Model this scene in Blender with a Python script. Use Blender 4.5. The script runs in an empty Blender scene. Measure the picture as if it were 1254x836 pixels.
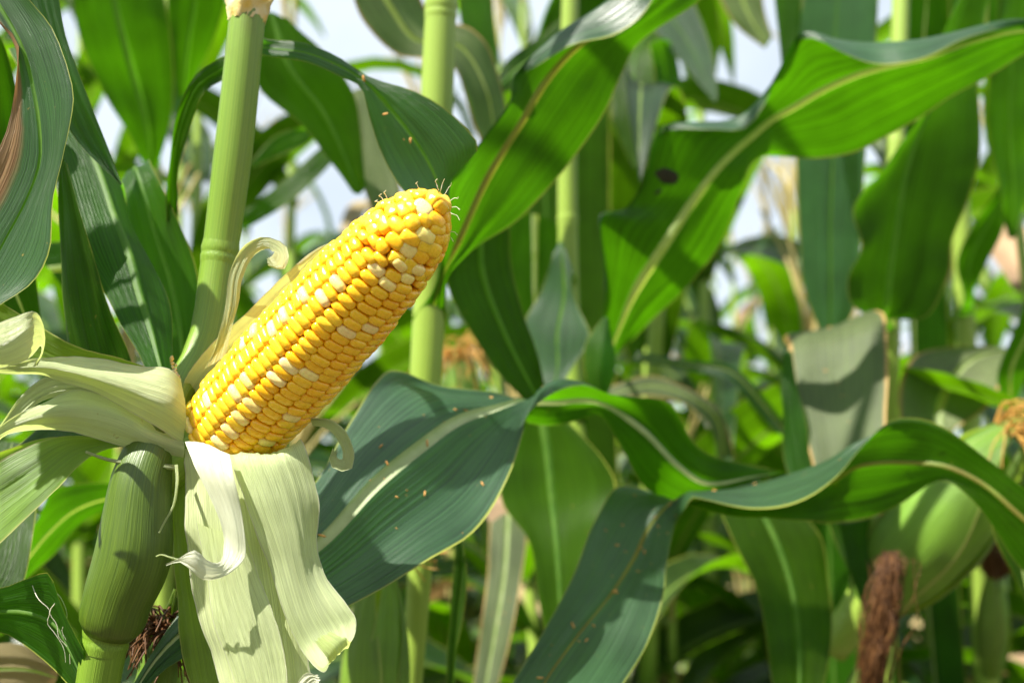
import bpy, math, random
import numpy as np
from mathutils import Vector, Matrix, noise

# ------------------------------------------------------------------ camera, sky, sun, exposure
scene = bpy.context.scene
COL = scene.collection
CAM_Z, PITCH, LENS = 1.15, math.radians(9.0), 40.0
FPX = LENS / 36.0 * 1254.0                     # focal length in photograph pixels (1254 x 836)
cam_data = bpy.data.cameras.new('camera')
cam_data.lens = LENS; cam_data.sensor_width = 36.0
cam_data.clip_start = 0.02; cam_data.clip_end = 2000.0
cam_data.dof.use_dof = True
cam_data.dof.focus_distance = 0.465
cam_data.dof.aperture_fstop = 6.3
cam_data.dof.aperture_blades = 9
cam = bpy.data.objects.new('camera', cam_data); COL.objects.link(cam)
cam.location = (0, 0, CAM_Z); cam.rotation_euler = (math.pi / 2 + PITCH, 0, 0)
scene.camera = cam

SUN_DIR = Vector((-0.46, -0.42, 0.78)).normalized()      # towards the sun
world = bpy.data.worlds.new('World'); scene.world = world; world.use_nodes = True
wn, wl = world.node_tree.nodes, world.node_tree.links
wn.clear()
sky = wn.new('ShaderNodeTexSky'); sky.sky_type = 'NISHITA'; sky.sun_disc = False
sky.sun_elevation = math.asin(SUN_DIR.z); sky.sun_rotation = math.atan2(SUN_DIR.x, SUN_DIR.y)
sky.air_density = 1.0; sky.dust_density = 2.0; sky.ozone_density = 1.0
wtc = wn.new('ShaderNodeTexCoord')
wno = wn.new('ShaderNodeTexNoise'); wno.inputs['Scale'].default_value = 3.2; wno.inputs['Detail'].default_value = 6; wno.inputs['Roughness'].default_value = .6
wl.new(wtc.outputs['Generated'], wno.inputs['Vector'])
wr = wn.new('ShaderNodeMapRange'); wr.inputs['From Min'].default_value = .36; wr.inputs['From Max'].default_value = .56; wr.inputs['To Min'].default_value = .8
wl.new(wno.outputs['Fac'], wr.inputs['Value'])
wm = wn.new('ShaderNodeMix'); wm.data_type = 'RGBA'
wl.new(wr.outputs['Result'], wm.inputs[0]); wl.new(sky.outputs['Color'], wm.inputs[6]); wm.inputs[7].default_value = (6.6, 7.4, 8.3, 1)
wb = wn.new('ShaderNodeBackground'); wb.inputs['Strength'].default_value = 0.053
wl.new(wm.outputs[2], wb.inputs['Color'])
wo = wn.new('ShaderNodeOutputWorld'); wl.new(wb.outputs[0], wo.inputs['Surface'])

sun_data = bpy.data.lights.new('sun', 'SUN'); sun_data.energy = 5.0; sun_data.angle = math.radians(0.6); sun_data.color = (1.0, 0.95, 0.86)
sun = bpy.data.objects.new('sun', sun_data); COL.objects.link(sun)
sun.rotation_euler = SUN_DIR.to_track_quat('Z', 'Y').to_euler(); sun.location = (-3, -2, 6)

scene.view_settings.view_transform = 'Standard'; scene.view_settings.look = 'None'
scene.view_settings.exposure = 1.4; scene.view_settings.gamma = 1.0
scene.render.engine = 'CYCLES'
scene.cycles.use_denoising = True
scene.cycles.max_bounces = 8; scene.cycles.diffuse_bounces = 4; scene.cycles.transmission_bounces = 6
scene.cycles.sample_clamp_indirect = 6.0

# ------------------------------------------------------------------ helpers
rnd = random.Random(7)
CP, SP = math.cos(PITCH), math.sin(PITCH)
def P(x, y, d):
    """photograph pixel (1254 x 836) at distance d along the view axis -> world"""
    X = (x - 627.0) / FPX * d; U = (418.0 - y) / FPX * d
    return Vector((X, d * CP - U * SP, CAM_Z + d * SP + U * CP))
CAMPOS = Vector((0, 0, CAM_Z))
def project(p):
    r = p - CAMPOS; d = r.y * CP + r.z * SP; u = -r.y * SP + r.z * CP
    return Vector((627 + r.x / d * FPX, 418 - u / d * FPX))

def link(name, mesh, mat, parent=None):
    o = bpy.data.objects.new(name, mesh); COL.objects.link(o)
    if mat is not None and len(mesh.materials) == 0: mesh.materials.append(mat)
    if parent is not None:
        o.parent = parent
        o.matrix_parent_inverse = PINV.get(parent.name, Matrix.Identity(4))
    return o
PINV = {}
def thing(name, loc, label, cat, group=None):
    o = bpy.data.objects.new(name, None); COL.objects.link(o)
    o.location = loc; o.empty_display_size = .05
    PINV[o.name] = Matrix.Translation(-Vector(loc))
    o['label'] = label; o['category'] = cat
    if group: o['group'] = group
    return o

def mesh_from(name, verts, faces, uvs=None, smooth=True):
    me = bpy.data.meshes.new(name)
    me.from_pydata([tuple(v) for v in verts], [], faces)
    if uvs is not None:
        uvl = me.uv_layers.new(name='UVMap')
        idx = np.empty(len(me.loops), dtype=np.int32); me.loops.foreach_get('vertex_index', idx)
        uvl.data.foreach_set('uv', np.asarray(uvs, dtype=np.float32)[idx].ravel())
    if smooth: me.polygons.foreach_set('use_smooth', [True] * len(me.polygons))
    me.update()
    return me

def spline(ts, pts, t):
    """non-uniform Catmull-Rom through (ts, pts) at t"""
    n = len(ts)
    if n == 1: return pts[0].copy()
    i = 0
    while i < n - 2 and t > ts[i + 1]: i += 1
    def tan(k):
        if k == 0: return (pts[1] - pts[0]) / (ts[1] - ts[0])
        if k == n - 1: return (pts[-1] - pts[-2]) / (ts[-1] - ts[-2])
        a = (pts[k] - pts[k - 1]) / (ts[k] - ts[k - 1]); b = (pts[k + 1] - pts[k]) / (ts[k + 1] - ts[k])
        ha, hb = ts[k] - ts[k - 1], ts[k + 1] - ts[k]
        return (a * hb + b * ha) / (ha + hb)
    h = ts[i + 1] - ts[i]; s = (t - ts[i]) / h
    m0, m1 = tan(i) * h, tan(i + 1) * h
    s2, s3 = s * s, s * s * s
    return pts[i] * (2*s3 - 3*s2 + 1) + m0 * (s3 - 2*s2 + s) + pts[i + 1] * (-2*s3 + 3*s2) + m1 * (s3 - s2)

def grid_from_rows(rows, ups, step=.006, nu=13, maxv=90):
    """rows: list of lists of world points; ups: across parameter of each column. -> grid[v][u], vs"""
    K = len(ups)
    mids = [r[K // 2] for r in rows]
    ts = [0.0]
    for a, b, ra, rb in zip(mids[:-1], mids[1:], rows[:-1], rows[1:]):
        L = max((b - a).length, .5 * (ra[0] - rb[0]).length, .5 * (ra[-1] - rb[-1]).length, 1e-4)
        ts.append(ts[-1] + L)
    nv = max(6, min(maxv, int(ts[-1] / step)))
    g = []
    for j in range(nv + 1):
        t = ts[-1] * j / nv
        ctr = [spline(ts, [r[k] for r in rows], t) for k in range(K)]
        g.append([spline(ups, ctr, i / (nu - 1)) for i in range(nu)])
    return g, ts[-1]

def grid_normals(g):
    nv, nu = len(g), len(g[0]); N = []
    for j in range(nv):
        row = []
        for i in range(nu):
            du = g[j][min(i + 1, nu - 1)] - g[j][max(i - 1, 0)]
            dv = g[min(j + 1, nv - 1)][i] - g[max(j - 1, 0)][i]
            n = du.cross(dv)
            row.append(n.normalized() if n.length > 1e-12 else Vector((0, 0, 1)))
        N.append(row)
    return N

def grid_mesh(name, g, flip=False, uoff=0.0):
    nv, nu = len(g), len(g[0])
    verts = [p for r in g for p in r]
    uvs = [(i / (nu - 1), j / (nv - 1)) for j in range(nv) for i in range(nu)]
    faces = []
    for j in range(nv - 1):
        for i in range(nu - 1):
            a = j * nu + i
            f = (a, a + 1, a + nu + 1, a + nu)
            faces.append(f[::-1] if flip else f)
    return mesh_from(name, verts, faces, uvs)

def tube_mesh(name, pts, radii, n=16, step=.01, cap=True, jitter=0.0, maxs=200):
    """smooth tube through world points with radii"""
    ts = [0.0]
    for a, b in zip(pts[:-1], pts[1:]): ts.append(ts[-1] + max((b - a).length, 1e-5))
    ns = max(len(pts), min(maxs, int(ts[-1] / step)))
    rv = [Vector((r, 0, 0)) for r in radii]
    C = [spline(ts, pts, ts[-1] * j / ns) for j in range(ns + 1)]
    R = [max(1e-5, spline(ts, rv, ts[-1] * j / ns).x) for j in range(ns + 1)]
    return ring_tube(name, C, R, n, cap)

def ring_tube(name, C, R, n=16, cap=True):
    verts, uvs, faces = [], [], []
    prev = None; m = len(C)
    for j in range(m):
        T = (C[min(j + 1, m - 1)] - C[max(j - 1, 0)]).normalized()
        if prev is None:
            ref = Vector((0, 1, 0)) if abs(T.y) < .9 else Vector((1, 0, 0))
            A = T.cross(ref).normalized()
        else:
            A = (prev - T * prev.dot(T)).normalized()
        B = T.cross(A); prev = A
        for i in range(n + 1):
            a = 2 * math.pi * i / n
            verts.append(C[j] + (A * math.cos(a) + B * math.sin(a)) * R[j])
            uvs.append((i / n, j / (m - 1)))
    w = n + 1
    for j in range(m - 1):
        for i in range(n):
            a = j * w + i
            faces.append((a, a + 1, a + w + 1, a + w))
    if cap:
        for j in (0, m - 1):
            k = len(verts); verts.append(C[j]); uvs.append((.5, j / (m - 1)))
            for i in range(n):
                a = j * w + i
                faces.append((k, a + 1, a) if j == 0 else (k, a, a + 1))
    return mesh_from(name, verts, faces, uvs)

class Soup:
    def __init__(s): s.v, s.f, s.uv = [], [], []
    def hair(s, pts, r, n=4):
        ts = [0.0]
        for a, b in zip(pts[:-1], pts[1:]): ts.append(ts[-1] + max((b - a).length, 1e-5))
        m = max(4, 3 * len(pts)); base = len(s.v); prev = None
        C = [spline(ts, pts, ts[-1] * j / m) for j in range(m + 1)]
        for j in range(m + 1):
            T = (C[min(j + 1, m)] - C[max(j - 1, 0)]).normalized()
            A = T.cross(Vector((.3, .9, .2))).normalized() if prev is None else (prev - T * prev.dot(T)).normalized()
            B = T.cross(A); prev = A
            rr = r * (1 - .5 * j / m)
            for i in range(n):
                a = 2 * math.pi * i / n
                s.v.append(C[j] + (A * math.cos(a) + B * math.sin(a)) * rr); s.uv.append((i / n, j / m))
        for j in range(m):
            for i in range(n):
                a = base + j * n + i; b = base + j * n + (i + 1) % n
                s.f.append((a, b, b + n, a + n))
    def grain(s, p, ax, up, L, W):
        base = len(s.v); side = ax.cross(up).normalized()
        pts = [(-1, 0, 0), (-.55, .8, .2), (-.55, -.8, .2), (-.5, 0, .9), (.55, .9, .2), (.55, -.9, .2), (.5, 0, 1.0), (1, 0.1, .2)]
        for a, b, c in pts: s.v.append(p + ax * a * L + side * b * W + up * c * W); s.uv.append((0, 0))
        for f in [(0, 2, 3), (0, 3, 1), (1, 3, 6, 4), (3, 2, 5, 6), (4, 6, 7), (6, 5, 7), (1, 4, 5, 2), (4, 7, 5), (0, 1, 2)]:
            s.f.append(tuple(base + k for k in f))
    def mesh(s, name): return mesh_from(name, s.v, s.f, s.uv)

# ------------------------------------------------------------------ materials
def new_mat(name):
    m = bpy.data.materials.new(name); m.use_nodes = True
    m.node_tree.nodes.clear()
    return m, m.node_tree.nodes, m.node_tree.links
def N_(n, kind, **kw):
    x = n.new(kind)
    for k, v in kw.items():
        if k in ('operation', 'data_type', 'blend_type', 'noise_dimensions', 'wave_type', 'bands_direction', 'interpolation_type'): setattr(x, k, v)
        else: x.inputs[k].default_value = v
    return x
def math_(n, l, op, a, b=None, clamp=False):
    x = n.new('ShaderNodeMath'); x.operation = op; x.use_clamp = clamp
    for i, v in enumerate((a, b)):
        if v is None: continue
        if isinstance(v, (int, float)): x.inputs[i].default_value = v
        else: l.new(v, x.inputs[i])
    return x.outputs[0]
def mix_(n, l, fac, a, b, blend='MIX'):
    x = n.new('ShaderNodeMix'); x.data_type = 'RGBA'; x.blend_type = blend
    for i, v in ((0, fac), (6, a), (7, b)):
        if isinstance(v, (int, float)): x.inputs[i].default_value = v
        elif isinstance(v, tuple): x.inputs[i].default_value = v + (1,) if len(v) == 3 else v
        else: l.new(v, x.inputs[i])
    return x.outputs[2]
def rng_(n, l, v, a, b, c=0.0, d=1.0, smooth=False):
    x = n.new('ShaderNodeMapRange')
    if smooth: x.interpolation_type = 'SMOOTHSTEP'
    l.new(v, x.inputs[0])
    for i, k in enumerate((a, b, c, d)): x.inputs[1 + i].default_value = k
    return x.outputs[0]

def leaf_material(name, top, under, trans, streak_n=70.0, veins=0.65, margin=(.30, .34, .05), margin_w=.014, rib=None, rough=.37, tfac=.40,
                  dry=0.0, dry_side=0, bump=.6, var=.25, hue=.02, mott=.35, sheen=.09, spec=.75):
    m, n, l = new_mat(name)
    uv = n.new('ShaderNodeUVMap'); sep = n.new('ShaderNodeSeparateXYZ'); l.new(uv.outputs[0], sep.inputs[0])
    info = n.new('ShaderNodeObjectInfo'); R = info.outputs['Random']
    # streaks running along the blade
    comb = n.new('ShaderNodeCombineXYZ')
    l.new(math_(n, l, 'MULTIPLY', sep.outputs[0], streak_n), comb.inputs[0]); l.new(math_(n, l, 'MULTIPLY', sep.outputs[1], 2.2), comb.inputs[1])
    l.new(math_(n, l, 'MULTIPLY', R, 37.0), comb.inputs[2])
    no = n.new('ShaderNodeTexNoise'); no.inputs['Scale'].default_value = 1.0; no.inputs['Detail'].default_value = 4; no.inputs['Roughness'].default_value = .65
    l.new(comb.outputs[0], no.inputs['Vector'])
    streak = rng_(n, l, no.outputs['Fac'], .3, .7)
    # regular parallel veins
    ve = math_(n, l, 'SINE', math_(n, l, 'MULTIPLY', sep.outputs[0], streak_n * 2.6))
    vein = rng_(n, l, ve, .55, 1.0)
    # blotchy mottling in object space
    tc = n.new('ShaderNodeTexCoord'); n2 = n.new('ShaderNodeTexNoise'); n2.inputs['Scale'].default_value = 26; n2.inputs['Detail'].default_value = 5
    l.new(tc.outputs['Object'], n2.inputs['Vector'])
    mot = rng_(n, l, n2.outputs['Fac'], .32, .68)
    geo = n.new('ShaderNodeNewGeometry')
    base = mix_(n, l, geo.outputs['Backfacing'], top, under)
    k = math_(n, l, 'ADD', math_(n, l, 'MULTIPLY', streak, veins), math_(n, l, 'MULTIPLY', mot, mott))
    k = math_(n, l, 'ADD', k, math_(n, l, 'MULTIPLY', vein, veins * .35))
    val = math_(n, l, 'ADD', k, 1.0 - .5 * (veins * 1.35 + mott))
    val = math_(n, l, 'MULTIPLY', val, rng_(n, l, R, 0, 1, 1 - var, 1 + var))
    hsv = n.new('ShaderNodeHueSaturation'); l.new(base, hsv.inputs['Color']); l.new(val, hsv.inputs['Value'])
    l.new(rng_(n, l, math_(n, l, 'FRACT', math_(n, l, 'MULTIPLY', R, 7.31)), 0, 1, .5 - hue, .5 + hue), hsv.inputs['Hue'])
    col = hsv.outputs[0]
    hs2 = n.new('ShaderNodeHueSaturation'); hs2.inputs['Color'].default_value = trans + (1,); l.new(val, hs2.inputs['Value'])
    tcol = hs2.outputs[0]
    dist = math_(n, l, 'ABSOLUTE', math_(n, l, 'SUBTRACT', sep.outputs[0], .5))
    if rib:
        rf = rng_(n, l, dist, .018, .034, 1, 0, True)
        col = mix_(n, l, rf, col, rib); tcol = mix_(n, l, rf, tcol, tuple(c * .7 for c in rib))
    # scattered tiny pale scars and brown flecks
    vo = n.new('ShaderNodeTexNoise'); vo.inputs['Scale'].default_value = 420; vo.inputs['Detail'].default_value = 1
    l.new(tc.outputs['Object'], vo.inputs['Vector'])
    fl = math_(n, l, 'MULTIPLY', rng_(n, l, vo.outputs['Fac'], .74, .80), rng_(n, l, n2.outputs['Fac'], .48, .62))
    col = mix_(n, l, math_(n, l, 'MULTIPLY', fl, .7), col, (.38, .24, .06))
    if margin:
        wob = math_(n, l, 'MULTIPLY', math_(n, l, 'SUBTRACT', n2.outputs['Fac'], .5), margin_w)
        mf = rng_(n, l, math_(n, l, 'ADD', dist, wob), .5 - margin_w, .5 - margin_w * .35, 0, 1, True)
        col = mix_(n, l, mf, col, margin); tcol = mix_(n, l, mf, tcol, tuple(c * .75 for c in margin))
    if dry:
        s = sep.outputs[0] if dry_side == 0 else math_(n, l, 'SUBTRACT', 1.0, sep.outputs[0])
        dn = math_(n, l, 'ADD', s, math_(n, l, 'MULTIPLY', math_(n, l, 'SUBTRACT', n2.outputs['Fac'], .5), .35))
        df = rng_(n, l, dn, dry * .6, dry, 1, 0, True)
        dc = mix_(n, l, streak, (.13, .055, .018), (.42, .27, .12))
        col = mix_(n, l, df, col, dc); tcol = mix_(n, l, df, tcol, (.3, .14, .04))
    bs = n.new('ShaderNodeBsdfPrincipled'); l.new(col, bs.inputs['Base Color'])
    l.new(rng_(n, l, streak, 0, 1, rough - .07, rough + .1), bs.inputs['Roughness']); l.new(rng_(n, l, geo.outputs['Backfacing'], 0, 1, spec, .22), bs.inputs['Specular IOR Level'])
    l.new(rng_(n, l, geo.outputs['Backfacing'], 0, 1, sheen, .0), bs.inputs['Sheen Weight']); bs.inputs['Sheen Roughness'].default_value = .35; bs.inputs['Sheen Tint'].default_value = (.9, 1, .95, 1)
    tb = n.new('ShaderNodeBsdfTranslucent'); l.new(tcol, tb.inputs['Color'])
    h = math_(n, l, 'ADD', math_(n, l, 'MULTIPLY', streak, .6), math_(n, l, 'MULTIPLY', vein, .5))
    bp = n.new('ShaderNodeBump'); bp.inputs['Strength'].default_value = bump; bp.inputs['Distance'].default_value = .0006
    l.new(h, bp.inputs['Height']); l.new(bp.outputs[0], bs.inputs['Normal'])
    ms = n.new('ShaderNodeMixShader'); ms.inputs[0].default_value = tfac
    l.new(bs.outputs[0], ms.inputs[1]); l.new(tb.outputs[0], ms.inputs[2])
    o = n.new('ShaderNodeOutputMaterial'); l.new(ms.outputs[0], o.inputs[0])
    return m

TOP, UND, TRN = (.023, .062, .026), (.018, .052, .001), (.100, .36, .001)
M = {}
M['leaf'] = leaf_material('corn_leaf_blade', TOP, UND, TRN)
M['leaf_dry'] = leaf_material('corn_leaf_dry_margin', TOP, UND, TRN, dry=.30)
M['leaf_far'] = leaf_material('corn_leaf_far', (.016, .044, .009), (.018, .054, .002), (.15, .38, .002), streak_n=40, sheen=.03, rib=(.20, .30, .05), margin_w=.02, var=.4, hue=.03)
M['leaf_pale'] = leaf_material('corn_leaf_waxy', (.125, .165, .065), (.05, .11, .02), (.12, .32, .02), streak_n=60, sheen=.04, spec=.4, rough=.55, margin=(.46, .30, .10), margin_w=.05)
M['husk'] = leaf_material('pale_inner_husk', (.72, .81, .42), (.68, .79, .34), (.78, .90, .26), streak_n=120, veins=.42, margin=(.72, .74, .50), margin_w=.02, rough=.42, tfac=.38, var=.05, hue=.006, mott=.22, bump=.9)
M['husk_white'] = leaf_material('papery_white_husk', (.80, .82, .62), (.78, .80, .58), (.75, .78, .50), streak_n=70, veins=.22, margin=(.82, .82, .66), margin_w=.02, rough=.36, tfac=.35, var=.03, hue=.004, mott=.12, bump=.6)
M['husk_green'] = leaf_material('green_outer_husk', (.17, .31, .025), (.20, .34, .03), (.42, .62, .03), streak_n=80, veins=.5, margin=(.45, .48, .12), margin_w=.03, rough=.45, tfac=.35, var=.15, hue=.015)
M['dry_leaf'] = leaf_material('dead_dry_leaf', (.42, .30, .15), (.40, .28, .14), (.40, .24, .09), streak_n=60, veins=.6, margin=None, rough=.7, tfac=.3, var=.25)

def stalk_material(name, c0, c1, rough=.4, dirt=.5):
    m, n, l = new_mat(name)
    uv = n.new('ShaderNodeUVMap'); sep = n.new('ShaderNodeSeparateXYZ'); l.new(uv.outputs[0], sep.inputs[0])
    comb = n.new('ShaderNodeCombineXYZ'); l.new(math_(n, l, 'MULTIPLY', sep.outputs[0], 110.0), comb.inputs[0]); l.new(math_(n, l, 'MULTIPLY', sep.outputs[1], 4.0), comb.inputs[1])
    no = n.new('ShaderNodeTexNoise'); no.inputs['Scale'].default_value = 1.0; no.inputs['Detail'].default_value = 4
    l.new(comb.outputs[0], no.inputs['Vector'])
    st = rng_(n, l, no.outputs['Fac'], .3, .7)
    tc = n.new('ShaderNodeTexCoord'); n2 = n.new('ShaderNodeTexNoise'); n2.inputs['Scale'].default_value = 30; n2.inputs['Detail'].default_value = 6
    mp = n.new('ShaderNodeMapping'); mp.inputs['Scale'].default_value = (1, 1, .35); l.new(tc.outputs['Object'], mp.inputs[0]); l.new(mp.outputs[0], n2.inputs['Vector'])
    col = mix_(n, l, math_(n, l, 'ADD', math_(n, l, 'MULTIPLY', st, .65), math_(n, l, 'MULTIPLY', n2.outputs['Fac'], .35)), c0, c1)
    df = math_(n, l, 'MULTIPLY', rng_(n, l, n2.outputs['Fac'], .60, .72), dirt)
    col = mix_(n, l, df, col, (.09, .06, .02))
    bs = n.new('ShaderNodeBsdfPrincipled'); l.new(col, bs.inputs['Base Color']); bs.inputs['Roughness'].default_value = rough
    bs.inputs['Subsurface Weight'].default_value = .12; bs.inputs['Subsurface Radius'].default_value = (.004, .006, .001); bs.inputs['Subsurface Scale'].default_value = 1.0
    bp = n.new('ShaderNodeBump'); bp.inputs['Strength'].default_value = .3; bp.inputs['Distance'].default_value = .0006
    l.new(st, bp.inputs['Height']); l.new(bp.outputs[0], bs.inputs['Normal'])
    o = n.new('ShaderNodeOutputMaterial'); l.new(bs.outputs[0], o.inputs[0])
    return m
M['stalk'] = stalk_material('green_corn_stalk', (.075, .155, .008), (.20, .31, .03))
M['sheath'] = stalk_material('leaf_sheath', (.030, .062, .003), (.085, .140, .007), dirt=.9)
M['stalk_pale'] = stalk_material('pale_corn_stalk', (.19, .30, .035), (.31, .42, .07), dirt=.15)

def simple_mat(name, c0, c1, scale=60, rough=.6, trans=None, tfac=.3, bump=.3):
    m, n, l = new_mat(name)
    tc = n.new('ShaderNodeTexCoord'); no = n.new('ShaderNodeTexNoise'); no.inputs['Scale'].default_value = scale; no.inputs['Detail'].default_value = 6
    l.new(tc.outputs['Object'], no.inputs['Vector'])
    f = rng_(n, l, no.outputs['Fac'], .3, .7)
    col = mix_(n, l, f, c0, c1)
    bs = n.new('ShaderNodeBsdfPrincipled'); l.new(col, bs.inputs['Base Color']); bs.inputs['Roughness'].default_value = rough
    bp = n.new('ShaderNodeBump'); bp.inputs['Strength'].default_value = bump; bp.inputs['Distance'].default_value = .002
    l.new(no.outputs['Fac'], bp.inputs['Height']); l.new(bp.outputs[0], bs.inputs['Normal'])
    out = bs.outputs[0]
    if trans:
        tb = n.new('ShaderNodeBsdfTranslucent'); tb.inputs[0].default_value = trans + (1,)
        ms = n.new('ShaderNodeMixShader'); ms.inputs[0].default_value = tfac; l.new(out, ms.inputs[1]); l.new(tb.outputs[0], ms.inputs[2]); out = ms.outputs[0]
    o = n.new('ShaderNodeOutputMaterial'); l.new(out, o.inputs[0])
    return m
M['rib'] = simple_mat('pale_midrib', (.22, .33, .09), (.42, .50, .24), 90, .45, (.55, .66, .08), .55)
M['rib_cream'] = simple_mat('cream_midrib', (.30, .38, .20), (.50, .56, .34), 90, .5, (.5, .6, .2), .4)
M['rib_green'] = simple_mat('green_midrib', (.045, .12, .008), (.10, .20, .02), 90, .6, (.14, .42, .008), .45)
M['rib_brown'] = simple_mat('browned_midrib', (.12, .055, .012), (.17, .24, .03), 45, .55, (.38, .38, .03), .45)
M['collar'] = simple_mat('dry_leaf_collar', (.78, .56, .10), (.86, .80, .55), 160, .6, (.7, .5, .2), .3, .8)
M['litter'] = simple_mat('dried_anthers', (.50, .22, .05), (.72, .42, .13), 500, .7)
M['silk_pale'] = simple_mat('pale_silk', (.82, .80, .62), (.9, .88, .76), 300, .4, (.7, .65, .4), .4)
M['silk_brown'] = simple_mat('dried_brown_silk', (.05, .018, .005), (.20, .085, .022), 220, .6, (.22, .08, .02), .2)
M['silk_gold'] = simple_mat('golden_silk', (.42, .20, .035), (.66, .42, .10), 220, .5, (.7, .4, .06), .35)
M['cob'] = simple_mat('cob_core', (.80, .46, .04), (.86, .56, .08), 300, .6)
M['spot'] = simple_mat('dark_leaf_spot', (.006, .008, .004), (.03, .03, .012), 200, .6)
M['tassel'] = simple_mat('tassel', (.42, .36, .12), (.60, .48, .20), 120, .6, (.5, .45, .15), .35)
M['soil'] = simple_mat('field_soil', (.05, .040, .02), (.12, .085, .045), 9, .9, bump=.9)

def kernel_material():
    m, n, l = new_mat('corn_kernel')
    info = n.new('ShaderNodeObjectInfo')
    tc = n.new('ShaderNodeTexCoord'); sep = n.new('ShaderNodeSeparateXYZ'); l.new(tc.outputs['Object'], sep.inputs[0])
    # deeper colour near the root of the kernel, paler crown
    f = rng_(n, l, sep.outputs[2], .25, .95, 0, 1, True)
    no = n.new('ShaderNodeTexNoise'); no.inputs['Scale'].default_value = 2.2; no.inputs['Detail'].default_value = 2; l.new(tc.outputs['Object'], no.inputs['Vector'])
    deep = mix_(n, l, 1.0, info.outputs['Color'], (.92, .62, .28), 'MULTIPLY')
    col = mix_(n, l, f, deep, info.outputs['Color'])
    hs = n.new('ShaderNodeHueSaturation'); l.new(col, hs.inputs['Color']); l.new(rng_(n, l, no.outputs['Fac'], .3, .7, .92, 1.06), hs.inputs['Value'])
    bs = n.new('ShaderNodeBsdfPrincipled'); l.new(hs.outputs[0], bs.inputs['Base Color'])
    l.new(rng_(n, l, no.outputs['Fac'], .3, .7, .2, .36), bs.inputs['Roughness']); bs.inputs['Specular IOR Level'].default_value = .6
    bs.inputs['Subsurface Weight'].default_value = .45; bs.inputs['Subsurface Radius'].default_value = (.0030, .0016, .0003); bs.inputs['Subsurface Scale'].default_value = 1.0
    bp = n.new('ShaderNodeBump'); bp.inputs['Strength'].default_value = .08; bp.inputs['Distance'].default_value = .001
    n3 = n.new('ShaderNodeTexNoise'); n3.inputs['Scale'].default_value = 3.5; l.new(tc.outputs['Object'], n3.inputs['Vector']); l.new(n3.outputs['Fac'], bp.inputs['Height']); l.new(bp.outputs[0], bs.inputs['Normal'])
    o = n.new('ShaderNodeOutputMaterial'); l.new(bs.outputs[0], o.inputs[0])
    return m
M['kernel'] = kernel_material()

# ------------------------------------------------------------------ ground
def build_ground():
    n = 60; verts, faces = [], []
    xs = [math.copysign(abs(t) ** 3 * 900, t) for t in np.linspace(-1, 1, n + 1)]
    for j in range(n + 1):
        for i in range(n + 1):
            x, y = xs[i], xs[j]
            z = .05 * noise.noise(Vector((x * .9, y * .9, 0))) + .03 * math.sin(x * 2 * math.pi / .75) if abs(x) < 30 and abs(y) < 30 else 0
            verts.append((x, y, z - .03))
    for j in range(n):
        for i in range(n):
            a = j * (n + 1) + i; faces.append((a, a + 1, a + n + 2, a + n + 1))
    o = link('ground', mesh_from('ground', verts, faces), M['soil'])
    o['kind'] = 'structure'
build_ground()

# ------------------------------------------------------------------ plants traced from the photograph
class Plant:
    """corn_plant: stalk given by (x, y, d, radius px) from the lowest traced point up"""
    def __init__(s, label, stalk, group=None, mat='stalk', nodes=(), top=None):
        pts = [P(x, y, d) for x, y, d, r in stalk]; rad = [r / FPX * d for x, y, d, r in stalk]
        # down to the soil, bending towards the vertical
        p0 = pts[0]; dirn = (pts[0] - pts[1]); dirn = dirn / max(1e-4, -dirn.z) if dirn.z < 0 else Vector((0, 0, -1))
        down = []; z = p0.z
        lean = Vector((dirn.x, dirn.y, 0)); lean = lean * min(1, .35 / max(.35, lean.length))
        for f in (1.0, .66, .33):
            h = z * f; t = (1 - (1 - f) ** 2)
            down.append(Vector((p0.x + lean.x * z * .45 * t, p0.y + lean.y * z * .45 * t, z - h - (.05 if f == 1 else 0))))
        pts = down + pts; rad = [rad[0] * 1.25, rad[0] * 1.15, rad[0] * 1.05] + rad
        if top:
            e = pts[-1]; g = (pts[-1] - pts[-2]).normalized()
            for k in range(1, 4): pts.append(e + (g * .4 + Vector((0, 0, .6))).normalized() * top * k / 3); rad.append(rad[-1] * .82)
        s.base = pts[0].copy(); s.base.z = 0
        s.root = thing('corn_plant', s.base, label, 'corn plant', group)
        s.pts, s.rad = pts, rad
        ts = [0.0]
        for a, b in zip(pts[:-1], pts[1:]): ts.append(ts[-1] + (b - a).length)
        s.ts = ts
        ns = 160
        C = [spline(ts, pts, ts[-1] * j / ns) for j in range(ns + 1)]
        rv = [Vector((r, 0, 0)) for r in rad]
        R = [spline(ts, rv, ts[-1] * j / ns).x for j in range(ns + 1)]
        s.C = C
        nodez = [P(*q).z for q in nodes]
        z = .12
        lo = min(nodez) if nodez else 9
        while z < C[-1].z:
            if all(abs(z - q) > .09 for q in nodez): nodez.append(z)
            z += .17
        s.nodez = nodez
        st = link('stalk', ring_tube('stalk', C, R, 20), M[mat], s.root)
        for q in nodez:
            j = min(range(ns + 1), key=lambda k: abs(C[k].z - q))
            if j in (0, ns): continue
            T = (C[j + 1] - C[j - 1]).normalized(); r = R[j]
            prof = [(-.5, .99), (-.25, 1.03), (-.08, 1.045), (.02, 1.005), (.10, 1.03), (.35, 1.075), (.9, .99)]
            link('stalk_node', ring_tube('stalk_node', [C[j] + T * a * r * 1.1 for a, b in prof], [r * b * 1.012 for a, b in prof], 20, False), M[mat], st)
    def at(s, z):
        return min(s.C, key=lambda c: abs(c.z - z))

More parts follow.
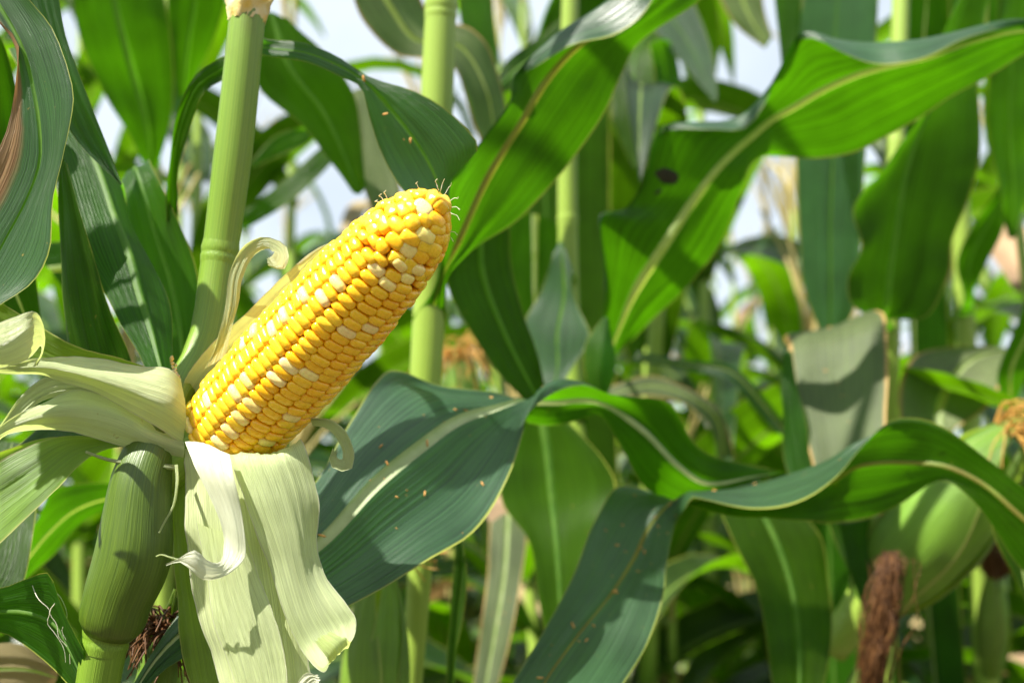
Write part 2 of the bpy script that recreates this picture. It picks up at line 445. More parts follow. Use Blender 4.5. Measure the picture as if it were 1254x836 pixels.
def displace(g, amp_fine, amp_wave, seed, nfine=9):
    Nn = grid_normals(g); nv, nu = len(g), len(g[0])
    for j in range(nv):
        for i in range(nu):
            u = i / (nu - 1); e = abs(u - .5) * 2
            w = noise.noise(Vector((u * 2.2 + seed, j * .16, seed * 1.7))) * amp_wave * (.15 + e * e)
            f = noise.noise(Vector((u * nfine * 2.2 + seed * 3, j * .05, seed))) * amp_fine
            g[j][i] = g[j][i] + Nn[j][i] * (w + f)
    return g

SEED = [0]
def blade(parent, rows, ds, side='under', row=None, tilt=0.0, ht=0.0, cup=0.0, mat='leaf', rib='rib', ribw=.0030, nu=15, step=.006,
          attach=None, base_first=True, name='leaf', fine=.0011, wave=.004, litter=0, label=None, ups=None, maxv=90, ribname='midrib'):
    """rows: pixel cross-sections edge..midrib..edge from base to tip; ds: depth at first and last row, or one per row"""
    SEED[0] += 1; seed = SEED[0] * 3.37
    K = len(rows[0])
    if ups is None: ups = {3: [0, .5, 1], 4: [0, .25, .5, 1], 5: [0, .25, .5, .75, 1]}[K]
    mi = ups.index(.5)
    n = len(rows)
    if len(ds) == 2 and n > 2: ds = [ds[0] + (ds[1] - ds[0]) * k / (n - 1) for k in range(n)]
    W = []
    tilts = list(tilt) if isinstance(tilt, (list, tuple)) else [tilt] * n
    cups = list(cup) if isinstance(cup, (list, tuple)) else [cup] * n
    for r, d, tilt, cup in zip(rows, ds, tilts, cups):
        mx, my = r[mi][0], r[mi][1]; out = []
        wpx = math.hypot(r[0][0] - r[-1][0], r[0][1] - r[-1][1])
        for k, q in enumerate(r):
            dd = q[2] if len(q) > 2 else 0.0
            dd += tilt * (my - q[1]) / FPX * d + ht * (q[0] - mx) / FPX * d
            if k == mi: dd += cup * wpx / FPX * d
            out.append(P(q[0], q[1], d + dd))
        W.append(out)
    if attach is not None:
        plant, z = attach
        c = plant.at(z if z > 0 else (W[0][mi].z + z))
        dirn = (W[0][mi] - c); sd = (W[0][-1] - W[0][0]).normalized() * .012
        us = [u - .5 for u in ups]
        b = [c + sd * u * 2 for u in us]
        W.insert(0, b)
    g, L = grid_from_rows(W, ups, step, nu, maxv)
    g = displace(g, fine, wave, seed)
    if name == 'husk':
        nv = len(g)
        for j in range(nv):
            for i, sg in ((0, 1), (nu - 1, -1)):
                d_ = (g[j][i + sg] - g[j][i])
                k = max(0, noise.noise(Vector((j * .55, seed, i)))) * .5 + max(0, noise.noise(Vector((j * .13, seed + 9, i)))) * .5
                g[j][i] = g[j][i] + d_ * min(.8, k)
        for i in range(nu):
            d_ = g[-1][i] - g[-2][i]
            g[-1][i] = g[-1][i] + d_.normalized() * (.0022 * noise.noise(Vector((i * .8, seed, 4))))
    Nn = grid_normals(g)
    rr = (len(g) // 2) if row is None else min(len(g) - 1, int(round(row * (len(g) - 1))))
    faces_cam = Nn[rr][nu // 2].dot(CAMPOS - g[rr][nu // 2]) > 0
    top_is_plus = faces_cam if side == 'top' else not faces_cam
    # polygon winding (a, a+1, ...) gives du x dv = +N
    sgn = 1 if top_is_plus else -1; nv = len(g); mid = nu // 2
    if not rib:
        o = link(name, grid_mesh(name, g, flip=not top_is_plus), M[mat], parent)
    else:
        PL, PR, WW = [], [], []
        for j in range(nv):
            v = j / (nv - 1)
            w = ribw * (1.0 - .80 * v) * (1 if v < .96 else (1 - v) / .04 + .05)
            w = min(w, max(.0004, (g[j][-1] - g[j][0]).length * .16))
            a, b = g[j][mid - 1] - g[j][mid], g[j][mid + 1] - g[j][mid]
            w = max(1e-5, min(w, .92 * a.length, .92 * b.length)); WW.append(w)
            PL.append(g[j][mid] + a.normalized() * w); PR.append(g[j][mid] + b.normalized() * w)
        verts, uvs, faces = [], [], []
        half = mid + 1; cols = 2 * half
        for j in range(nv):
            hw = .5 / mid
            fl_, fr_ = (min(1, WW[j] / max(1e-6, (g[j][mid + k] - g[j][mid]).length)) for k in (-1, 1))
            row_ = [(g[j][i], i / (nu - 1)) for i in range(mid)] + [(PL[j], .5 - hw * fl_ * .999), (PR[j], .5 + hw * fr_ * .999)] + [(g[j][i], i / (nu - 1)) for i in range(mid + 1, nu)]
            for p, u in row_: verts.append(p); uvs.append((u, j / (nv - 1)))
        for j in range(nv - 1):
            for i in range(cols - 1):
                if i == half - 1: continue
                a = j * cols + i; f = (a, a + 1, a + cols + 1, a + cols)
                faces.append(f if top_is_plus else f[::-1])
        o = link(name, mesh_from(name, verts, faces, uvs), M[mat], parent)
        verts, uvs, faces = [], [], []
        for j in range(nv):
            nn = Nn[j][mid] * sgn; w = WW[j]
            for q, dp in ((0, 0), (.12, .30), (.3, .62), (.5, .75), (.7, .62), (.88, .30), (1, 0)):
                c = PL[j].lerp(g[j][mid], q * 2) if q <= .5 else g[j][mid].lerp(PR[j], q * 2 - 1)
                verts.append(c - nn * dp * w); uvs.append((q, j / (nv - 1)))
        for j in range(nv - 1):
            for i in range(6):
                a = j * 7 + i; f = (a, a + 1, a + 8, a + 7)
                faces.append(f if top_is_plus else f[::-1])
        link(ribname, mesh_from(ribname, verts, faces, uvs), M[rib], o)
    if label: o['label'] = label
    if litter:
        sp = Soup(); lr = random.Random(SEED[0])
        for _ in range(litter):
            j = int(lr.triangular(.08, .92, .6) * (len(g) - 1)); i = min(nu - 2, max(1, int(lr.gauss(.5, .16) * nu)))
            fx, fy = lr.random(), lr.random(); j = min(j, len(g) - 2)
            p = g[j][i].lerp(g[j][i + 1], fx).lerp(g[j + 1][i], fy * .5)
            nn = Nn[j][i] * sgn
            ax = (g[j][i + 1] - g[j][i]).normalized(); bx = nn.cross(ax); a = lr.uniform(0, 6.28)
            s = lr.choice((.25, .3, .35, .5, .6, .8, 1.1))
            sp.grain(p + nn * .0002, ax * math.cos(a) + bx * math.sin(a), nn, .0021 * s, .0007 * s)
        q = link('anther_litter', sp.mesh('anther_litter'), M['litter'], o); q['kind'] = 'stuff'
    return o, g

def mid3(rows):     # rows of (edge, edge) -> with midpoint
    return [[a, ((a[0] + b[0]) / 2, (a[1] + b[1]) / 2), b] for a, b in rows]

# --- plant with the peeled ear
A = Plant('leaning green corn stalk carrying the peeled yellow ear, pale husk over its swollen sheath',
          [(118, 850, .475, 26), (128, 790, .475, 27), (150, 700, .478, 30), (172, 600, .482, 28), (205, 510, .495, 22), (250, 420, .515, 20),
           (266, 330, .525, 21), (284, 200, .530, 23), (303, 20, .535, 21.5), (312, -70, .54, 21)],
          nodes=[(130, 778, .475), (266, 328, .525)], top=.55)
link('sheath', tube_mesh('sheath', [P(132, 776, .474), P(135, 767, .474), P(143, 738, .474), P(163, 680, .476), P(169, 625, .478), P(173, 590, .48), P(190, 540, .488), P(206, 500, .496)],
                         [v / FPX * .475 for v in (30, 37, 41, 46, 41, 37, 30, 20)], 24, .004), M['sheath'], A.root)
# leaf collar with torn ligule at the top of the stalk
sp = []
for k, (y, r) in enumerate(((26, 21.8), (16, 23.5), (6, 25), (-4, 28), (-12, 30), (-22, 24), (-34, 22))):
    sp.append((P(302 + (26 - y) * .1, y, .535), r / FPX * .535))
cm = ring_tube('collar', [a for a, b in sp], [b for a, b in sp], 32, False)
for v in cm.vertices:
    q = noise.noise_vector(v.co * 260); v.co += q * .0022 + noise.noise_vector(v.co * 700) * .0012
link('collar', cm, M['collar'], A.root)
# blade rising from the collar beside the husk (folded, thick keel) and the torn auricle
blade(A.root, [[(176, 446), (196, 450), (216, 462)], [(150, 400), (186, 410), (214, 425)], [(122, 345), (172, 365), (208, 374)], [(88, 300), (158, 310), (190, 322)],
               [(70, 240), (140, 262), (164, 275)], [(58, 190), (124, 215), (147, 226)], [(40, 120), (92, 140), (118, 150)], [(10, 60), (60, 60), (92, 80)]],
      (.505, .60), 'under', .4, ht=.5, cup=-.22, rib='rib_green', ribw=.0085, attach=(A, -.02))
rg = Soup()
for k in range(16):
    p = P(211 + k * .55 + rnd.uniform(-2.5, 2.5), 438 + k * 2.3, .494)
    rg.grain(p, Vector((rnd.uniform(-.3, 1), rnd.uniform(-.5, .2), rnd.uniform(-.4, .6))).normalized(), Vector((0, -1, .2)), .0012 * rnd.uniform(.6, 1.3), .0008)
link('auricle', rg.mesh('auricle'), M['collar'], A.root)
blade(A.root, [[(205, 480), (225, 478), (240, 475)], [(195, 400), (222, 410), (242, 400)], [(172, 340), (210, 350), (241, 340)], [(157, 280), (190, 285), (222, 275)], [(150, 234), (172, 223), (193, 213)],
               [(140, 232, .05), (160, 222, .06), (180, 216, .06)], [(110, 260, .10), (130, 262, .12), (150, 265, .12)]],
      (.60, .62), 'under', .4, ht=-.4, attach=(A, -.03), rib='rib_green')
# arching blade edge-on behind the stalk, then opening blue-green in front of the second stalk
blade(A.root, [[(318, 66), (320, 58), (322, 48)], [(372, 74), (372, 64), (372, 53)], [(416, 92), (418, 82), (420, 72)], [(441, 104), (446, 99), (452, 94)], [(452, 140), (475, 130), (508, 112)],
               [(466, 185), (508, 172), (562, 148)], [(480, 213), (525, 200), (586, 180)], [(497, 237), (535, 222), (573, 200)], [(520, 249), (540, 236), (556, 218)], [(546, 252), (549, 246), (552, 238)]],
      (.555, .575), 'top', .7, tilt=.5, ht=-.25, cup=.08, litter=5, attach=(A, -.01), rib='rib_green', ribw=.0022)
blade(A.root, [[(272, 98), (270, 86), (268, 74)], [(249, 113), (243, 105), (238, 95)], [(236, 141), (228, 136), (221, 130)], [(223, 192), (214, 190), (207, 188)], [(219, 240), (211, 244), (203, 240)], [(214, 290), (210, 292), (205, 290)]],
      (.57, .61), 'under', .5, cup=.35, attach=(A, -.02), rib='rib_green', ribw=.0022)
# the broad blue-green blade behind the hanging husk, twisting to the right
def q4(rows): return [[a, m, ((m[0] + b[0]) / 2, (m[1] + b[1]) / 2), b] for a, m, b in rows]
blade(A.root, q4([[(235, 735), (235, 765), (240, 800)], [(330, 655), (330, 712), (345, 782)], [(383, 590), (395, 662), (425, 743)], [(428, 520), (460, 592), (520, 692)], [(462, 473), (516, 546), (588, 642)],
               [(489, 455), (562, 514), (624, 582)], [(545, 472), (606, 499), (640, 530)]]) +
              [[(622, 487, .02), (640, 489, .01), (649, 498), (645, 522, -.015)], [(650, 521, .045), (656, 492, .03), (665, 474), (658, 499, -.03)], [(677, 522, .045), (683, 492, .03), (685, 463), (677, 479, -.025)],
               [(704, 514, .03), (709, 490, .02), (711, 467), (709, 469, -.01)], [(732, 506, .015), (738, 495, .01), (744, 487), (748, 486, -.012)]] +
              q4([[(760, 548), (785, 525), (815, 489)], [(793, 600), (830, 570), (848, 540)], [(845, 612), (868, 592), (880, 562)], [(915, 592), (925, 583), (930, 572)], [(958, 580), (960, 578), (962, 576)]]),
      [.50, .52, .545, .575, .60, .62, .635, .645, .655, .665, .675, .69, .70, .71, .73, .74, .75], 'top', .3, tilt=[.75] * 6 + [.5, 0, 0, 0, 0, -.2, -.6, -.5, -.3, 0, 0], cup=[-.24] * 6 + [-.12] + [0] * 10, ups=[0, .5, .75, 1], fine=.002, litter=44, attach=(A, .95), rib='rib_cream', ribw=.0055, nu=19)

# --- plant out of the frame on the left
Lp = Plant('corn plant mostly out of frame, near dark leaf hanging with browned edge', [(-430, 850, .44, 28), (-425, 500, .44, 27), (-415, 200, .44, 25), (-405, -60, .44, 24)], top=.6)
blade(Lp.root, [[(-60, -70), (-40, -60), (-10, -70)], [(-30, 0), (-2, 6), (34, -4)], [(20, 55), (28, 62), (70, 48)], [(20, 92), (38, 100), (90, 105)], [(8, 160), (47, 150), (90, 150)],
                [(-15, 210), (48, 197), (79, 192)], [(-45, 260), (33, 242), (65, 242)], [(-70, 300), (8, 290), (63, 300)], [(-90, 360), (-20, 340), (42, 342)], [(-90, 420), (-55, 400), (-8, 380)]],
      (.47, .455), 'top', .6, tilt=.1, ht=-.1, cup=.12, mat='leaf_dry', rib='rib_green', ribw=.0018, attach=(Lp, -.02), nu=19)
blade(Lp.root, [[(10, -60), (30, -60), (60, -60)], [(45, 50), (65, 45), (82, 50)], [(70, 130), (90, 120), (112, 130)], [(96, 176), (112, 170), (131, 178)], [(147, 226), (148, 226), (149, 227)]],
      (.50, .52), 'top', .6, ht=.4, attach=(Lp, -.05), rib=None)
blade(Lp.root, [[(84, 445), (120, 448), (160, 440)], [(76, 400), (108, 400), (140, 395)], [(72, 330), (95, 330), (118, 330)], [(70, 260), (85, 260), (98, 260)], [(72, 195), (76, 194), (81, 200)]],
      (.53, .52), 'under', .5, ht=-.6, cup=-.05, rib=None, attach=(Lp, -.1))
blade(Lp.root, [[(-60, 40), (-30, 50), (0, 40)], [(-40, 120), (-10, 120), (22, 110)], [(-35, 200), (-5, 210), (25, 210)], [(-40, 300), (0, 300), (40, 290)], [(20, 400), (35, 400), (50, 390)]], (.55, .6), 'under', .5, attach=(Lp, -.05))
blade(Lp.root, [[(-40, 780), (-40, 755), (-40, 722)], [(0, 775), (0, 750), (0, 722)], [(40, 797), (36, 752), (33, 710)], [(72, 822), (66, 765), (57, 705)], [(88, 838), (84, 795), (76, 746)], [(98, 850), (100, 830), (101, 796)]],
      (.50, .47), 'under', .5, tilt=-.5, cup=.05, attach=(Lp, -.02), rib='rib_green')
hs = Soup()
for k in range(3):
    pts = [P(38 + k * 6, 712 + k, .486)]
    x, y = 52 + k * 8, 735
    while y < 815:
        pts.append(P(x + rnd.uniform(-6, 10), y, .478)); x += rnd.uniform(2, 9); y += rnd.uniform(12, 22)
    hs.hair(pts, .00022)
link('silk_strand', hs.mesh('silk_strand'), M['silk_pale'], Lp.root)
blade(Lp.root, [[(20, 720), (28, 690), (38, 640)], [(50, 690), (58, 655), (60, 605)], [(85, 650), (92, 625), (90, 594)], [(132, 625), (138, 610), (138, 590)], [(190, 620), (192, 612), (194, 604)]], (.68, .76), 'under', .5, tilt=-.4, attach=(Lp, -.05))
blade(Lp.root, [[(-30, 700), (-10, 690), (30, 710)], [(-30, 640), (0, 640), (42, 650)], [(-30, 590), (5, 590), (45, 600)], [(-20, 540), (15, 540), (40, 545)]], (.55, .6), 'under', .5, attach=(Lp, -.05))
blade(Lp.root, [[(-20, 790), (-20, 820), (-20, 850)], [(30, 790), (35, 820), (30, 850)], [(75, 815), (70, 830), (60, 850)]], (.6, .62), 'top', .5, mat='dry_leaf', attach=(Lp, -.05))

# --- second stalk, behind the ear tip
B = Plant('pale green corn stalk standing just behind the tip of the yellow ear',
          [(503, 850, .73, 13), (514, 700, .725, 15), (521, 470, .72, 19.5), (528, 330, .72, 20), (536, 100, .72, 20), (543, -60, .72, 18)], mat='stalk_pale', nodes=[(514, 640, .72), (539, 8, .72)], top=.7)
blade(B.root, [[(538, 332), (540, 332), (543, 335), (552, 338)], [(545, 238), (549, 240), (563, 290), (580, 308)], [(580, 186), (583, 186), (598, 215), (640, 264)], [(624, 126), (627, 126), (638, 150), (697, 202)],
               [(636, 94), (634, 88), (668, 100), (737, 142)], [(690, 62, -.025), (683, 40), (702, 62), (759, 96)], [(748, 44, -.03), (733, 8), (748, 30), (778, 60)], [(792, 12, -.025), (775, -25), (792, 0), (817, 28)],
               [(815, -40), (800, -60), (830, -40), (862, -5)], [(870, -110), (860, -115), (885, -100), (912, -70)]],
      (.70, .68), 'under', .45, tilt=-.75, ht=.15, rib='rib_brown', ribw=.0042, attach=(B, -.03), nu=21)
blade(B.root, [[(556, 305), (585, 275), (618, 265)], [(548, 346), (590, 330), (624, 320)], [(580, 410), (613, 397), (640, 380)], [(613, 460), (637, 447), (657, 430)], [(640, 487), (655, 481), (667, 472)], [(670, 520), (674, 518), (678, 515)]],
      (.74, .76), 'under', .5, ht=.5, tilt=-.3, litter=3, attach=(B, -.03), rib='rib_green')
blade(B.root, [[(425, -30), (445, -50), (480, -60)], [(447, 30), (478, 8), (505, -25)], [(485, 66), (508, 48), (530, 22)], [(545, 75), (560, 55), (578, 36)], [(572, 128), (595, 110), (610, 85)], [(590, 178), (605, 160), (622, 140)]],
      (.86, .90), 'top', .4, tilt=.6, mat='leaf_pale')
blade(B.root, [[(625, 505), (662, 498), (690, 512)], [(611, 560), (671, 558), (737, 560)], [(617, 622), (677, 620), (752, 602)], [(648, 664), (682, 668), (728, 640)], [(658, 725), (686, 730), (706, 705)], [(672, 800), (688, 800), (700, 790)]],
      (.84, .80), 'under', .4, cup=.12, litter=11, ht=-.2, rib='rib_green', ribw=.004)
blade(B.root, [[(548, 840), (551, 840), (554, 840)], [(552, 760), (557, 760), (565, 760)], [(560, 690), (565, 690), (572, 690)], [(558, 650), (562, 648), (566, 650)]], (.66, .68), 'under', .5, cup=.4, rib=None)

blade(B.root, [[(600, 640), (622, 628), (648, 645)], [(597, 700), (618, 698), (640, 700)], [(588, 770), (606, 775), (628, 770)], [(578, 850), (592, 855), (606, 850)]], (.95, .88), 'top', .5, mat='leaf_pale', litter=6, rib='rib')
blade(B.root, [[(560, 600), (585, 615), (600, 640)], [(600, 585), (615, 605), (622, 632)], [(640, 600), (645, 612), (648, 630)]], (1.0, 1.0), 'top', .5, tilt=.5, mat='dry_leaf', rib=None)
# --- third stalk
C3 = Plant('thin corn stalk behind the central leaf, its broad spotted leaf arching to the right', [(722, 850, .95, 11), (712, 600, .95, 11), (700, 430, .95, 11.5), (695, 265, .95, 12), (696, 100, .95, 11), (700, -60, .95, 10)],
           mat='stalk_pale', nodes=[(695, 268, .95)], top=.6)
lo, lg = blade(C3.root, [[(708, 500), (709, 500), (713, 505), (720, 508)], [(735, 430), (737, 430), (744, 438), (757, 434)], [(740, 320), (743, 320), (780, 352), (795, 398)], [(737, 268), (741, 266), (812, 303), (842, 352)],
               [(772, 253), (775, 252), (848, 247), (885, 292)], [(797, 208), (799, 207), (880, 205), (908, 238)], [(812, 162), (816, 157), (902, 183), (918, 203)], [(870, 158, -.02), (850, 149), (920, 168), (935, 192)],
               [(915, 155, -.02), (905, 143), (945, 147), (970, 193)], [(950, 100), (950, 98), (975, 130), (1005, 194)], [(979, 50), (981, 47), (1005, 112), (1040, 188)], [(1030, 66, -.03), (1025, 48), (1050, 92), (1080, 172)],
               [(1070, 78, -.03), (1065, 51), (1085, 82), (1120, 150)], [(1115, 78, -.03), (1112, 50), (1130, 72), (1165, 120)], [(1175, 50, -.02), (1170, 40), (1190, 52), (1220, 88)], [(1254, 32), (1250, 24), (1258, 38), (1274, 58)], [(1340, 60), (1340, 55), (1342, 66), (1345, 80)]],
      [.94, .88, .84, .82, .81, .80, .80, .80, .80, .79, .78, .77, .76, .75, .75, .75, .76], 'under', .35, tilt=-.75, rib='rib', ribw=.0055, attach=(C3, -.02), nu=25, label='broad leaf seen from below with a dark spot near its edge')
# dark blotch on the underside of that leaf
def spot(px, py, rx, ry, ang, g, parent):
    best = min(((r, c) for r in range(1, len(g) - 1) for c in range(1, len(g[0]) - 1)), key=lambda rc: (project(g[rc[0]][rc[1]]) - Vector((px, py))).length)
    p = g[best[0]][best[1]]; Nn = grid_normals(g)[best[0]][best[1]]
    if Nn.dot(CAMPOS - p) < 0: Nn = -Nn
    ax = Nn.cross(Vector((0, 0, 1))).normalized(); ay = Nn.cross(ax)
    d = (p - CAMPOS).length; verts = [p + Nn * .0016]; faces = []
    for i in range(22):
        a = 2 * math.pi * i / 22; k = 1 + .25 * noise.noise(Vector((math.cos(a) * 2, math.sin(a) * 2, 3)))
        q = Vector((math.cos(a) * rx * k, math.sin(a) * ry * k)); q = Vector((q.x * math.cos(ang) - q.y * math.sin(ang), q.x * math.sin(ang) + q.y * math.cos(ang)))
        verts.append(p + ax * q.x / FPX * d + ay * q.y / FPX * d + Nn * .0003)
    for i in range(22): faces.append((0, 1 + i, 1 + (i + 1) % 22))
    link('leaf_spot', mesh_from('leaf_spot', verts, faces), M['spot'], parent)
spot(821, 215, 15, 9, -.35, lg, lo); spot(806, 240, 5, 2.5, .6, lg, lo)
blade(C3.root, [[(700, 330), (688, 300), (680, 310)], [(705, 370), (690, 365), (660, 360)], [(723, 412), (682, 410), (640, 402)], [(705, 442), (682, 452), (650, 452)], [(686, 478), (673, 484), (662, 482)]], (.88, .86), 'top', .5, ht=-.5, attach=(C3, -.01), rib='rib_green')
blade(C3.root, [[(690, 278), (655, 262), (622, 270)], [(689, 322), (655, 322), (624, 322)], [(682, 372), (656, 382), (634, 376)], [(670, 410), (660, 412), (650, 408)]], (.98, 1.0), 'under', .5)
blade(C3.root, [[(742, 492), (738, 494), (731, 490)], [(752, 466), (735, 468), (718, 466)], [(756, 432), (736, 432), (717, 432)], [(743, 392), (740, 388), (737, 392)]], (.83, .84), 'under', .5, cup=-.5, rib=None)
blade(C3.root, [[(755, 470), (758, 480), (758, 490)], [(800, 460), (800, 472), (795, 485)], [(850, 478), (850, 488), (845, 500)], [(880, 500), (876, 510), (870, 525)], [(900, 560), (888, 560), (880, 565)]], (.95, 1.0), 'top', .4, tilt=.8, mat='leaf_pale', attach=(C3, -.02))
blade(C3.root, [[(775, 442), (778, 436), (780, 430)], [(830, 452), (832, 446), (835, 440)], [(890, 465), (895, 455), (900, 450)], [(925, 500), (932, 492), (938, 488)], [(958, 535), (962, 530), (966, 525)]], (1.0, 1.05), 'top', .5, tilt=.3, rib='rib', ribw=.004)

# --- plant out of the frame on the right, twisted leaf crossing the lower right
R = Plant('corn plant mostly out of frame, long twisted leaf reaching in across the lower half', [(1440, 850, .66, 17), (1435, 500, .66, 17), (1430, 100, .66, 16), (1430, -60, .66, 15)], top=.6)
blade(R.root, [[(1335, 650), (1335, 665), (1330, 700), (1325, 750)], [(1256, 600), (1255, 610), (1250, 632), (1243, 688)], [(1207, 560), (1206, 572), (1203, 592), (1190, 612)], [(1162, 526), (1160, 540), (1156, 570), (1150, 588)],
               [(1120, 513), (1118, 527), (1110, 566), (1102, 616)], [(1088, 518), (1084, 530), (1076, 566), (1060, 634)], [(1058, 546, -.01), (1054, 538), (1052, 570), (1020, 638)], [(1030, 580, -.035), (1018, 560), (1018, 590, .01), (995, 638)],
               [(980, 612, -.045), (965, 580), (960, 600, .015), (950, 634)], [(920, 622, -.04), (905, 597), (900, 606, .015), (895, 630)], [(862, 610, -.03), (855, 602), (852, 612, .01), (850, 622)], [(843, 612, -.02), (835, 606), (824, 614), (800, 604, .03)],
               [(828, 640), (815, 638), (798, 640), (757, 600, .02)], [(817, 690), (800, 680), (778, 680), (728, 635)], [(814, 722), (786, 718), (752, 722), (708, 690)], [(792, 790), (756, 785), (702, 785), (664, 775)], [(760, 840), (722, 838), (664, 840), (624, 842)], [(700, 920), (675, 920), (640, 925), (600, 925)]],
      [.66, .67, .68, .69, .70, .70, .70, .70, .70, .70, .70, .695, .69, .675, .655, .625, .595, .55], 'top', .78, tilt=[-.6] * 7 + [-.3, 0, 0, 0, 0, .2, .2, .2, .2, .2, .2], fine=.0018, rib='rib_brown', ribw=.0024, litter=85, attach=(R, -.03), nu=21, maxv=130)
blade(R.root, [[(1215, 640), (1240, 640), (1275, 640)], [(1225, 670), (1250, 680), (1280, 690)], [(1250, 720), (1260, 730), (1285, 730)], [(1275, 780), (1280, 785), (1290, 780)]], (.75, .74), 'under', .5, attach=(R, -.02))

# --- right middle plant with upright leaves
D = Plant('corn plant with upright leaves springing from a pale joint right of centre', [(1082, 850, 1.0, 11), (1086, 600, 1.0, 11), (1090, 400, .98, 12), (1096, 200, 1.0, 11), (1104, -60, 1.02, 10)], nodes=[(1090, 392, .98)], mat='stalk_pale', top=.5)
blade(D.root, [[(1076, 394), (1084, 388), (1092, 390)], [(1046, 376), (1086, 368), (1130, 390)], [(1040, 342), (1090, 330), (1160, 340)], [(1056, 300), (1097, 282), (1168, 290)], [(1045, 252), (1105, 232), (1190, 228)], [(1090, 195), (1122, 172), (1202, 172)],
               [(1120, 155), (1142, 130), (1200, 110)], [(1140, 100), (1162, 60), (1202, 50)], [(1160, 30), (1182, 0), (1212, 0)], [(1200, -60), (1210, -70), (1230, -60)]], (.95, .88), 'under', .4, ht=.35, attach=(D, -.01), rib='rib_green', ribw=.004)
blade(D.root, [[(1008, 414), (1016, 418), (1028, 416)], [(986, 360), (1017, 360), (1050, 365)], [(978, 270), (1017, 270), (1055, 280)], [(975, 190), (1020, 190), (1060, 190)], [(970, 100), (1020, 92), (1070, 100)], [(980, 20), (1025, 5), (1075, 20)], [(1000, -80), (1035, -90), (1080, -80)]],
      (1.08, 1.02), 'under', .4, ht=-.4, rib='rib_green', attach=(D, .0001))
blade(D.root, [[(1000, 432, .12), (1035, 425, .12), (1070, 408, .12)], [(966, 428), (1026, 420), (1086, 399)], [(972, 470), (1028, 470), (1088, 450)], [(982, 520), (1031, 520), (1086, 500)], [(996, 570), (1036, 578), (1085, 560)], [(1010, 640), (1040, 640), (1080, 630)]],
      (.90, .80), 'top', .5, ht=-.2, mat='leaf_pale', litter=14, attach=(D, -.01), rib=None)
blade(D.root, [[(958, 432), (964, 430), (970, 430)], [(956, 480), (966, 480), (978, 475)], [(958, 530), (972, 530), (988, 525)], [(966, 580), (980, 580), (996, 575)]], (.86, .82), 'under', .5, ht=.6, rib=None)
blade(D.root, [[(1104, 565), (1148, 545), (1160, 527)], [(1100, 502), (1150, 502), (1178, 520)], [(1105, 456), (1165, 466), (1212, 495)], [(1132, 430), (1190, 440), (1226, 470)], [(1200, 424), (1222, 430), (1242, 442)], [(1262, 428), (1266, 434), (1268, 440)]],
      (.98, 1.05), 'top', .45, tilt=.5, cup=.12, mat='leaf_pale', rib='rib', ribw=.006, attach=(D, -.02))
blade(D.root, [[(880, 616), (930, 620), (986, 632)], [(896, 660), (950, 660), (1006, 660)], [(926, 720), (970, 720), (1017, 720)], [(940, 780), (978, 780), (1018, 790)], [(950, 845), (980, 848), (1006, 850)], [(965, 920), (978, 925), (990, 920)]], (.84, .80), 'under', .5, ht=.25, cup=.06, rib='rib_green')
blade(D.root, [[(1014, 632), (1045, 630), (1073, 630)], [(1034, 690), (1055, 690), (1074, 690)], [(1058, 750), (1068, 755), (1077, 750)], [(1076, 792), (1077, 793), (1078, 792)]], (.84, .80), 'under', .5, ht=.3, rib=None)

E = Plant('yellowish corn stalk between the upright leaves and the far right edge', [(1205, 850, 1.25, 11), (1192, 600, 1.25, 11), (1183, 420, 1.25, 12), (1178, 300, 1.25, 11), (1165, 0, 1.25, 10)], mat='stalk_pale', nodes=[(1182, 365, 1.25)], top=.4)
blade(E.root, [[(1180, 362), (1186, 364), (1192, 362)], [(1172, 320), (1188, 318), (1205, 330)], [(1195, 270), (1210, 275), (1225, 290)], [(1222, 230), (1235, 235), (1240, 250)], [(1250, 170), (1265, 175), (1275, 190)], [(1280, 100), (1290, 100), (1300, 110)]], (1.2, 1.1), 'under', .5, attach=(E, -.01), rib='rib_green')
blade(E.root, [[(1236, 292), (1241, 292), (1246, 286)], [(1224, 230), (1240, 222), (1268, 205)], [(1210, 150), (1236, 150), (1275, 150)], [(1216, 60), (1240, 60), (1278, 60)], [(1230, -40), (1250, -40), (1280, -40)]], (1.1, 1.0), 'under', .5, ht=.4, rib='rib_green')
blade(E.root, [[(1235, 495), (1238, 496), (1246, 490)], [(1222, 462), (1238, 455), (1262, 445)], [(1248, 390), (1262, 400), (1280, 395)], [(1270, 330), (1280, 330), (1295, 330)]], (1.0, .95), 'under', .5)
blade(E.root, [[(1105, 60), (1130, 60), (1165, 58)], [(1105, 0), (1135, 0), (1168, 0)], [(1110, -60), (1138, -60), (1168, -60)]], (1.15, 1.12), 'under', .5, attach=(E, .0001))
blade(E.root, [[(1165, 50), (1205, 52), (1258, 55)], [(1162, 0), (1208, 0), (1262, 0)], [(1170, -70), (1212, -70), (1255, -70)]], (1.12, 1.10), 'under', .5, ht=-.3)

